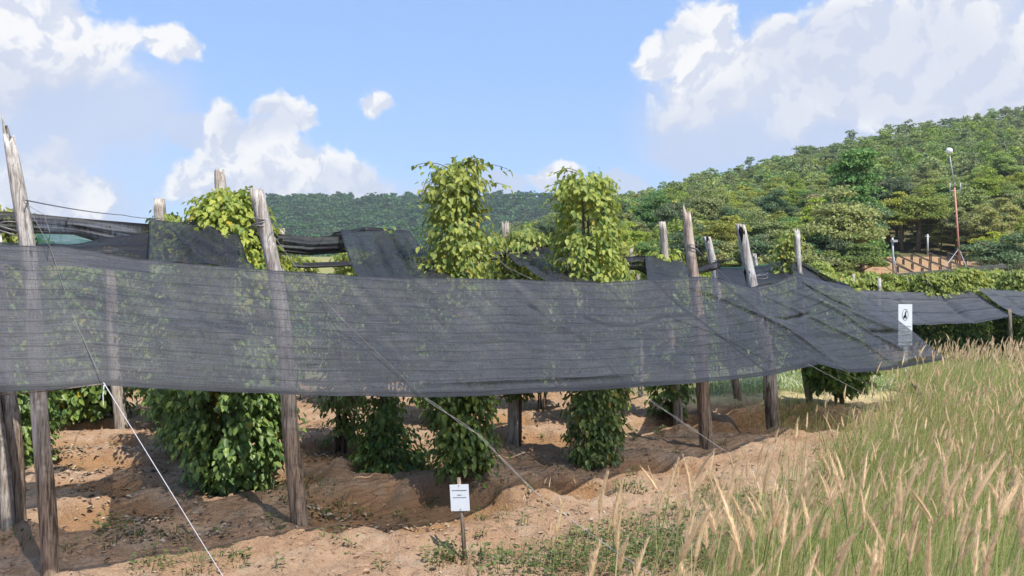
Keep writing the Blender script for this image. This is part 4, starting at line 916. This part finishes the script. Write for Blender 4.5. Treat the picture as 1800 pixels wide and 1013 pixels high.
STEMS = MB()
def seed_heads(P, hs, g, nb_, bl, name, label, L=.15, rad=.010, stemw=.0022, bw=.0012):
    """foxtail heads: a spindle of packed florets with short bristles, on a thin bent stem"""
    m = len(P); a = g.uniform(0, 6.28, m); lean = np.stack([np.cos(a), np.sin(a), 0 * a], -1) * (g.uniform(.0, 1, (m, 1)) ** 2 * .30) + WIND * g.uniform(.0, .7, (m, 1)) * .5
    H = hs.reshape(-1, 1); Lh = L * g.uniform(.45, 1.25, (m, 1)); fat = g.uniform(.65, 1.25, (m, 1))
    top = P + np.array([0, 0, 1.]) * H + lean * H; ax = unit(lean * 1.5 + np.array([0, 0, 1.]) + g.normal(0, .07, (m, 3)))
    rows = []; sd = unit(np.cross(ax, g.normal(size=(m, 3)))); e2 = np.cross(ax, sd)
    for t in (0, .5, 1.0):
        c = P + np.array([0, 0, 1.]) * H * t + lean * H * t * t; rows += [c - sd * stemw, c + sd * stemw]
    V = np.stack(rows, 1).reshape(-1, 3); b_ = np.arange(m)[:, None] * 6
    STEMS.add(V, np.concatenate([b_ + np.array([[0, 1, 3, 2]]), b_ + np.array([[2, 3, 5, 4]])], 1).reshape(-1, 4))
    bd = unit(lean + 1e-3); st = MB()
    ts = np.array([0, .12, .35, .6, .82, 1.0]); pr = np.array([.25, .75, 1.0, .85, .55, .08]); rings = []
    for t, p_ in zip(ts, pr):
        c = top + ax * t * Lh + bd * t * t * Lh * .18
        for k in range(5):
            th = k * 1.2566; rings.append(c + (math.cos(th) * sd + math.sin(th) * e2) * rad * .62 * p_ * fat)
    V = np.stack(rings, 1).reshape(-1, 3); q = []
    for i in range(5):
        for k in range(5): q.append([i * 5 + k, i * 5 + (k + 1) % 5, i * 5 + 5 + (k + 1) % 5, i * 5 + 5 + k])
    st.add(V, (np.arange(m)[:, None, None] * 30 + np.array(q)[None]).reshape(-1, 4))
    q = g.uniform(0, 1, (m, nb_, 1)); th = g.uniform(0, 6.28, (m, nb_, 1))
    radial = np.cos(th) * sd[:, None] + np.sin(th) * e2[:, None]
    env = np.minimum(1.0, 6 * q + .3) * (1 - q ** 2.0 * .75)
    c = top[:, None] + ax[:, None] * q * Lh[:, None] + bd[:, None] * q * q * Lh[:, None] * .18 + radial * rad * env * .5 * fat[:, None]
    d = unit(ax[:, None] * 1.3 + radial * .55 * env + g.normal(0, .10, (m, nb_, 3)))
    l = bl * g.uniform(.5, 1.15, (m, nb_, 1)) * (.45 + .55 * env); s_ = unit(np.cross(d, g.normal(size=(m, nb_, 3)))) * bw
    V = np.stack([c - s_, c + s_, c + d * l + s_ * .15, c + d * l - s_ * .15], 2).reshape(-1, 3)
    st.add(V, np.arange(len(V)).reshape(-1, 4))
    tag(st.build(name, M['straw'], None, False), label, 'grass', kind='stuff')
P, g = field(150, 1.75, 3.6, 11); seed_heads(P, g.uniform(.6, .96, len(P)), g, 300, .026, 'foxtail_grass', 'large tan foxtail seed heads close in the bottom right corner', .15, .0105, bw=.0007)
P, g = field(380, 3.6, 6.5, 12); seed_heads(P, g.uniform(.75, 1.12, len(P)), g, 150, .024, 'foxtail_grass', 'tan foxtail seed heads across the near right grass', .145, .0095, .0018, bw=.0009)
P, g = field(760, 6.0, 11.5, 13); seed_heads(P, g.uniform(.7, 1.15, len(P)), g, 80, .026, 'foxtail_grass', 'tan foxtail seed heads along the edge of the bare soil', .155, .0105, .0018, bw=.0014)
P, g = field(1900, 11.5, 27, 14); seed_heads(P, g.uniform(.75, 1.15, len(P)) * (1 - .38 * ss(14, 20, P[:, 1])), g, 26, .04, 'foxtail_grass', 'distant pale foxtail seed heads in the field before the hedge', .17, .012, .0028, bw=.003)

# sparse stalks standing in the soil at the bottom, in front of the net
g = R(90); n = 46; px = g.uniform(900, 1330, n); py = g.uniform(915, 1040, n); Y = CH * F / (py - HY) ; x = (px - CX) / F * Y
P = np.stack([x, Y, ground_z(x, Y)], -1); seed_heads(P, g.uniform(.22, .48, n), g, 60, .013, 'foxtail_grass', 'thin scattered foxtail stalks on the bare soil by the paper sign', .085, .007, .0010, bw=.0007)
tag(STEMS.build('grass_stems', M['grass']), 'thin green stems carrying the foxtail heads', 'grass', kind='stuff')

# ------------------------------------------------------------------ weeds, litter, clods
def tufts(spots, name, label, mat, seed, hmin=.05, hmax=.2, per=26, w=.008, leafy=.4):
    g = R(seed); gm = MB()
    for (x, y, rad, k) in spots:
        m = int(per * k); a = g.uniform(0, 6.28, m); r = rad * np.sqrt(g.uniform(0, 1, m)); X = x + r * np.cos(a); Y = y + r * np.sin(a)
        P = np.stack([X, Y, ground_z(X, Y) - .01], -1); d = np.stack([np.cos(a), np.sin(a), 0 * a], -1) + g.normal(0, .5, (m, 3)) * [1, 1, 0]
        nl = int(m * leafy)
        if nl: 
            V, Q = leaves(P[:nl] + [0, 0, .02] + g.uniform(0, hmax * .6, (nl, 1)) * [0, 0, 1], unit(d[:nl] + [0, 0, .35]), np.tile([0, 0, 1.], (nl, 1)) + g.normal(0, .3, (nl, 3)), g.uniform(.02, .06, nl), g.uniform(.014, .035, nl)); gm.add(V, Q)
        V, Q = blades(P[nl:], d[nl:], g.uniform(hmin, hmax, m - nl), w * g.uniform(.5, 1.2, m - nl), g.uniform(.2, 1.1, m - nl), 3); gm.add(V, Q)
    tag(gm.build(name, mat), label, 'weeds', kind='stuff')
def px_spots(L):
    out = []
    for (px, py, rad, k) in L:
        p = gnd(px, py); out.append((p[0], p[1], rad, k))
    return out
g = R(41)
sp_ = px_spots([(200, 945, .22, 4), (190, 925, .15, 2), (340, 1000, .3, 5), (270, 1000, .2, 3), (845, 912, .06, 1.5), (600, 905, .2, 3), (560, 885, .25, 4), (520, 870, .2, 2), (770, 985, .14, 4), (800, 980, .12, 4), (840, 985, .1, 3), (1100, 860, .12, 2), (1125, 862, .1, 2), (1090, 862, .1, 1.5),
                (570, 790, .1, 2.5), (715, 825, .15, 3), (590, 780, .1, 2), (1160, 762, .08, 2), (1180, 730, .15, 2), (1270, 785, .1, 2), (420, 990, .1, 2), (470, 870, .3, 2.5), (30, 945, .2, 2), (890, 990, .3, 5), (950, 980, .35, 7), (1010, 975, .3, 6), (1060, 990, .3, 6), (1000, 1010, .4, 8), (900, 1010, .3, 6), (1110, 960, .3, 6), (1160, 975, .3, 7), (1130, 920, .2, 3), (1190, 900, .25, 4), (1040, 940, .2, 3), (1240, 870, .2, 4)])
for _ in range(120):
    px, py = g.uniform(20, 1350), g.uniform(760, 1010); sp_ += px_spots([(px, py, .05, g.uniform(.2, .8))])
for _ in range(150):
    px, py = g.uniform(960, 1420), g.uniform(850, 1012)
    if (px - 960) / 460 * 150 + (py - 850) > g.uniform(90, 190): sp_ += px_spots([(px, py, .22, g.uniform(1, 3.2))])
tufts(sp_, 'weeds', 'small green weeds and grass tufts sprouting on the bare soil', M['weed'], 42, .04, .17)
wp = []
for _ in range(420):
    px, py = g.uniform(1230, 1700), g.uniform(640, 700); q = gnd(px, py)
    if q[1] > 15.9: wp.append((q[0], q[1], .45, g.uniform(.8, 2.4)))
tufts(wp, 'ground_cover', 'pale flowering ground cover behind the cloth at the right', M['weed_pale'], 43, .08, .32, 26, .02, .6)
wp = []
for _ in range(150):
    px, py = g.uniform(1300, 1640), g.uniform(708, 760); q = gnd(px, py)
    if grassf(q[0], q[1]) > .02 or g.uniform() < .25: wp.append((q[0], q[1], .3, g.uniform(.8, 2)))
tufts(wp, 'grass_edge', 'short rough grass along the edge of the soil at the right', M['grass'], 44, .1, .35, 26, .01, .15)

def litter():
    g = R(50); gm = MB(); C = []
    for (px, py, rx, ry, n) in [(230, 935, .42, .18, 120), (270, 915, .3, .15, 120), (170, 875, .35, .2, 110), (150, 835, .4, .2, 90), (130, 805, .4, .2, 150), (560, 900, .45, .12, 150), (580, 800, .35, .25, 170), (455, 850, .25, .15, 140), (300, 800, .5, .3, 70), (250, 830, .5, .3, 90), (900, 850, .4, .2, 60), (690, 930, .6, .1, 70), (1000, 900, 1.0, .4, 60), (330, 930, .8, .3, 110)]:
        p = gnd(px, py); C.append(np.stack([g.normal(p[0], rx * .6, n), g.normal(p[1], ry * .7, n)], -1))
    n = 380; y = g.uniform(5.6, 15, n); C.append(np.stack([(g.uniform(0, 1350, n) - CX) / F * y, y], -1))
    C = np.vstack(C); m = len(C); P = np.stack([C[:, 0], C[:, 1], ground_z(C[:, 0], C[:, 1]) + .008 + g.uniform(0, .015, m)], -1)
    a = g.uniform(0, 6.28, m); L = g.uniform(.03, .085, m)
    V, Q = leaves(P, np.stack([np.cos(a), np.sin(a), g.normal(0, .2, m)], -1), np.tile([0, 0, 1.], (m, 1)) + g.normal(0, .35, (m, 3)), L, L * g.uniform(.35, .6, m), .5, .1)
    tag(gm.add(V, Q).build('leaf_litter', M['litter']), 'dry fallen pepper leaves lying on the soil and in the basins', 'leaf litter', kind='stuff')
litter()
def clods():
    g = R(51); n = 9500; y = 5.5 + 9.5 * g.uniform(0, 1, n) ** 1.3; x = (g.uniform(-40, 1500, n) - CX) / F * y
    k = grassf(x, y) < .6; x, y = x[k], y[k]; n = len(x); s = .006 + .022 * g.uniform(0, 1, n) ** 5
    z = ground_z(x, y) + s * .15
    B = np.array([[sx, sy, sz] for sz in (-1, 1) for sy in (-1, 1) for sx in (-1, 1)], float)
    V = np.stack([x, y, z], -1)[:, None] + B[None] * s[:, None, None] * g.uniform(.3, 1.2, (n, 8, 3)) * [1, 1, .6]
    q = np.array([[0, 2, 3, 1], [4, 5, 7, 6], [0, 1, 5, 4], [2, 6, 7, 3], [0, 4, 6, 2], [1, 3, 7, 5]])
    Q = (np.arange(n)[:, None, None] * 8 + q[None]).reshape(-1, 4)
    tag(MB().add(V.reshape(-1, 3), Q).build('soil_clods', plain('clod', (.33, .215, .14), .95, .1, var=.4, scale=3), None, False), 'crumbly clods of dry orange soil scattered over the ground', 'soil clods', kind='stuff')
clods()

# ------------------------------------------------------------------ air
def haze():
    b = MB(); b.box((150, 470, 68), (1900, 1100, 146)); o = b.build('haze', None, None, False)
    m = bpy.data.materials.new('haze_air'); m.use_nodes = True; nt = m.node_tree; nt.nodes.clear()
    out = nt.nodes.new('ShaderNodeOutputMaterial'); v = nt.nodes.new('ShaderNodeVolumePrincipled')
    v.inputs['Color'].default_value = (.80, .90, 1.0, 1); v.inputs['Density'].default_value = .00022; v.inputs['Anisotropy'].default_value = 0.0
    nt.links.new(v.outputs[0], out.inputs['Volume']); o.data.materials.append(m); tag(o, 'thin pale haze between the plot and the distant hill', 'haze', kind='stuff')
haze()

# ------------------------------------------------------------------ sky, sun, camera
SUN_EL = math.radians(58); SUN_AZ = math.atan2(.62, -.78)          # azimuth from +Y towards +X: behind the camera and to its right
sd = Vector((math.sin(SUN_AZ) * math.cos(SUN_EL), math.cos(SUN_AZ) * math.cos(SUN_EL), math.sin(SUN_EL)))
li = bpy.data.lights.new('sun', 'SUN'); li.energy = 4.2; li.angle = math.radians(.5); li.color = (1.0, .955, .88)
lo = bpy.data.objects.new('sun', li); COL.objects.link(lo); lo.rotation_euler = (-sd).to_track_quat('-Z', 'Y').to_euler()

def sky():
    w = bpy.data.worlds.new('World'); sc.world = w; w.use_nodes = True; nt = w.node_tree; nt.nodes.clear()
    t = NT.__new__(NT); t.t = nt; t.m = None
    out = nt.nodes.new('ShaderNodeOutputWorld'); bg = nt.nodes.new('ShaderNodeBackground')
    st = nt.nodes.new('ShaderNodeTexSky'); st.sky_type = 'NISHITA'; st.sun_disc = False; st.sun_elevation = SUN_EL; st.sun_rotation = SUN_AZ; st.air_density = 1.0; st.dust_density = 1.2; st.ozone_density = 1.5
    tc = nt.nodes.new('ShaderNodeTexCoord'); sp = nt.nodes.new('ShaderNodeSeparateXYZ'); nt.links.new(tc.outputs['Generated'], sp.inputs[0])
    az = t.math('ARCTAN2', sp.outputs[0], sp.outputs[1]); el = t.math('ARCSINE', sp.outputs[2])
    cb = nt.nodes.new('ShaderNodeCombineXYZ'); nt.links.new(az, cb.inputs[0]); nt.links.new(el, cb.inputs[1]); P = cb.outputs[0]
    def dirs(px, py):
        k, v = (px - CX) / F, (HY - py) / F; return math.atan2(k, 1), math.atan2(v, math.hypot(k, 1))
    wn = t.n('ShaderNodeTexNoise'); nt.links.new(P, wn.inputs['Vector']); wn.inputs['Scale'].default_value = 9; wn.inputs['Detail'].default_value = 7; wn.inputs['Roughness'].default_value = .55
    wv = t.n('ShaderNodeVectorMath', operation='SUBTRACT'); nt.links.new(wn.outputs['Color'], wv.inputs[0]); wv.inputs[1].default_value = (.5, .5, .5)
    ws = t.n('ShaderNodeVectorMath', operation='SCALE'); nt.links.new(wv.outputs[0], ws.inputs[0]); ws.inputs['Scale'].default_value = .11
    wa = t.n('ShaderNodeVectorMath', operation='ADD'); nt.links.new(P, wa.inputs[0]); nt.links.new(ws.outputs[0], wa.inputs[1]); PW = wa.outputs[0]
    def field_(blobs, vec):
        acc = None
        for (px, py, rx, ry) in blobs:
            a, e = dirs(px, py)
            s = t.n('ShaderNodeVectorMath', operation='SUBTRACT'); nt.links.new(vec, s.inputs[0]); s.inputs[1].default_value = (a, e, 0)
            m = t.n('ShaderNodeVectorMath', operation='MULTIPLY'); nt.links.new(s.outputs[0], m.inputs[0]); m.inputs[1].default_value = (F / (rx * 1.22), F / (ry * 1.22), 0)
            l = t.n('ShaderNodeVectorMath', operation='LENGTH'); nt.links.new(m.outputs[0], l.inputs[0])
            f = t.math('SUBTRACT', 1.0, l.outputs['Value'])
            if acc is None: acc = f
            else:
                nd = t.n('ShaderNodeMath', operation='SMOOTH_MAX'); t.set(nd, '0', acc); t.set(nd, '1', f); nd.inputs[2].default_value = .12; acc = nd.outputs[0]
        return acc
    crisp = [(455, 240, 95, 62), (540, 215, 60, 45), (400, 262, 60, 50), (60, 50, 170, 105), (170, 75, 90, 60), (300, 70, 52, 36), (390, 190, 40, 34), (500, 195, 85, 50), (505, 236, 22, 12), (430, 265, 80, 55), (340, 310, 50, 45), (470, 300, 150, 70), (590, 310, 80, 50), (640, 330, 60, 40), (660, 178, 45, 36),
             (80, 310, 85, 60), (130, 340, 70, 45), (20, 320, 80, 60), (990, 310, 48, 32), (960, 330, 40, 22), (1225, 70, 75, 75), (1160, 90, 45, 55), (1240, 150, 120, 90), (1370, 75, 60, 62), (1330, 140, 140, 80), (1560, 60, 190, 130), (1700, 60, 170, 130), (1800, 120, 150, 130), (1500, 160, 260, 90), (1640, 160, 200, 80), (2000, 100, 200, 160), (-120, 60, 200, 130)]
    soft = [(60, 170, 210, 110), (120, 200, 150, 60), (-60, 180, 260, 130), (1290, 210, 200, 110), (1480, 190, 360, 130), (1750, 160, 280, 160), (1240, 260, 130, 50), (430, 330, 150, 60), (560, 345, 160, 40), (90, 350, 150, 60), (340, 220, 90, 35), (880, 335, 60, 22), (1080, 335, 60, 20), (2050, 150, 260, 200), (700, 355, 120, 20)]
    fc, fs = field_(crisp, PW), field_(soft, PW)
    n3 = t.noise(P, 7, 5, .5)
    def relief(off):
        va = t.n('ShaderNodeVectorMath', operation='ADD'); nt.links.new(PW, va.inputs[0]); va.inputs[1].default_value = off
        n2 = t.noise(va.outputs[0], 30, 8, .62, .2)
        vo = t.n('ShaderNodeTexVoronoi', feature='SMOOTH_F1'); nt.links.new(va.outputs[0], vo.inputs['Vector']); vo.inputs['Scale'].default_value = 17; vo.inputs['Detail'].default_value = 4.0; vo.inputs['Roughness'].default_value = .55; vo.inputs['Smoothness'].default_value = .35
        return t.math('ADD', t.math('SUBTRACT', .5, vo.outputs['Distance']), t.math('MULTIPLY', t.math('SUBTRACT', n2, .5), .55))
    r0, r1 = relief((0, 0, 0)), relief((-.010, .013, 0))
    dc = t.math('ADD', fc, t.math('MULTIPLY', r0, .42))
    ac = t.math('MULTIPLY', t.ramp(dc, .0, .33), .97); as_ = t.math('MULTIPLY', t.ramp(t.math('ADD', fs, t.math('MULTIPLY', t.math('SUBTRACT', n3, .5), .6)), -.04, .58), .80)
    lit = t.ramp(t.math('SUBTRACT', r0, r1), -.20, .14)
    fk = field_([(1530, 110, 190, 90), (1270, 230, 170, 70), (1750, 170, 160, 70), (90, 200, 190, 90), (480, 215, 80, 35), (640, 330, 80, 30), (430, 335, 60, 25), (1190, 60, 30, 20), (60, 340, 60, 30)], PW)
    core = t.ramp(t.math('ADD', fk, t.math('MULTIPLY', t.math('SUBTRACT', n3, .5), .45)), -.15, .45)
    white = t.mix(lit, (3.95, 4.2, 4.85), (5.5, 5.45, 5.4)); grey = t.mix(n3, (3.0, 3.35, 4.35), (3.9, 4.2, 4.95))
    white = t.mix(t.math('MULTIPLY', core, .62), white, grey)
    SK = t.n('ShaderNodeMix', data_type='RGBA'); SK.inputs[0].default_value = .6; nt.links.new(st.outputs[0], SK.inputs[6]); SK.inputs[7].default_value = (2.15, 3.45, 6.3, 1)
    c = t.mix(as_, SK.outputs[2], grey); c = t.mix(ac, c, white)
    nt.links.new(c, bg.inputs[0]); bg.inputs[1].default_value = .12; nt.links.new(bg.outputs[0], out.inputs[0])
sky()

cam = bpy.data.cameras.new('camera'); co = bpy.data.objects.new('camera', cam); COL.objects.link(co)
co.location = (0, 0, CH); co.rotation_euler = (math.pi / 2, 0, 0)
cam.sensor_width = 36; cam.lens = 36 * F / 1800; cam.shift_y = -(506.5 - HY) / 1800 ; cam.clip_end = 6000; cam.clip_start = .05
sc.camera = co
sc.view_settings.view_transform = 'Standard'; sc.view_settings.look = 'None'; sc.view_settings.exposure = 0.6; sc.view_settings.gamma = 1
c = sc.cycles
sc.render.engine = 'CYCLES'
c.max_bounces = 5; c.diffuse_bounces = 2; c.glossy_bounces = 2; c.transmission_bounces = 3; c.volume_bounces = 0; c.transparent_max_bounces = 14; c.use_adaptive_sampling = True; c.adaptive_threshold = .02; c.adaptive_min_samples = 16
c.use_denoising = True; c.caustics_reflective = False; c.caustics_refractive = False; c.sample_clamp_indirect = 6
sc.render.film_transparent = False
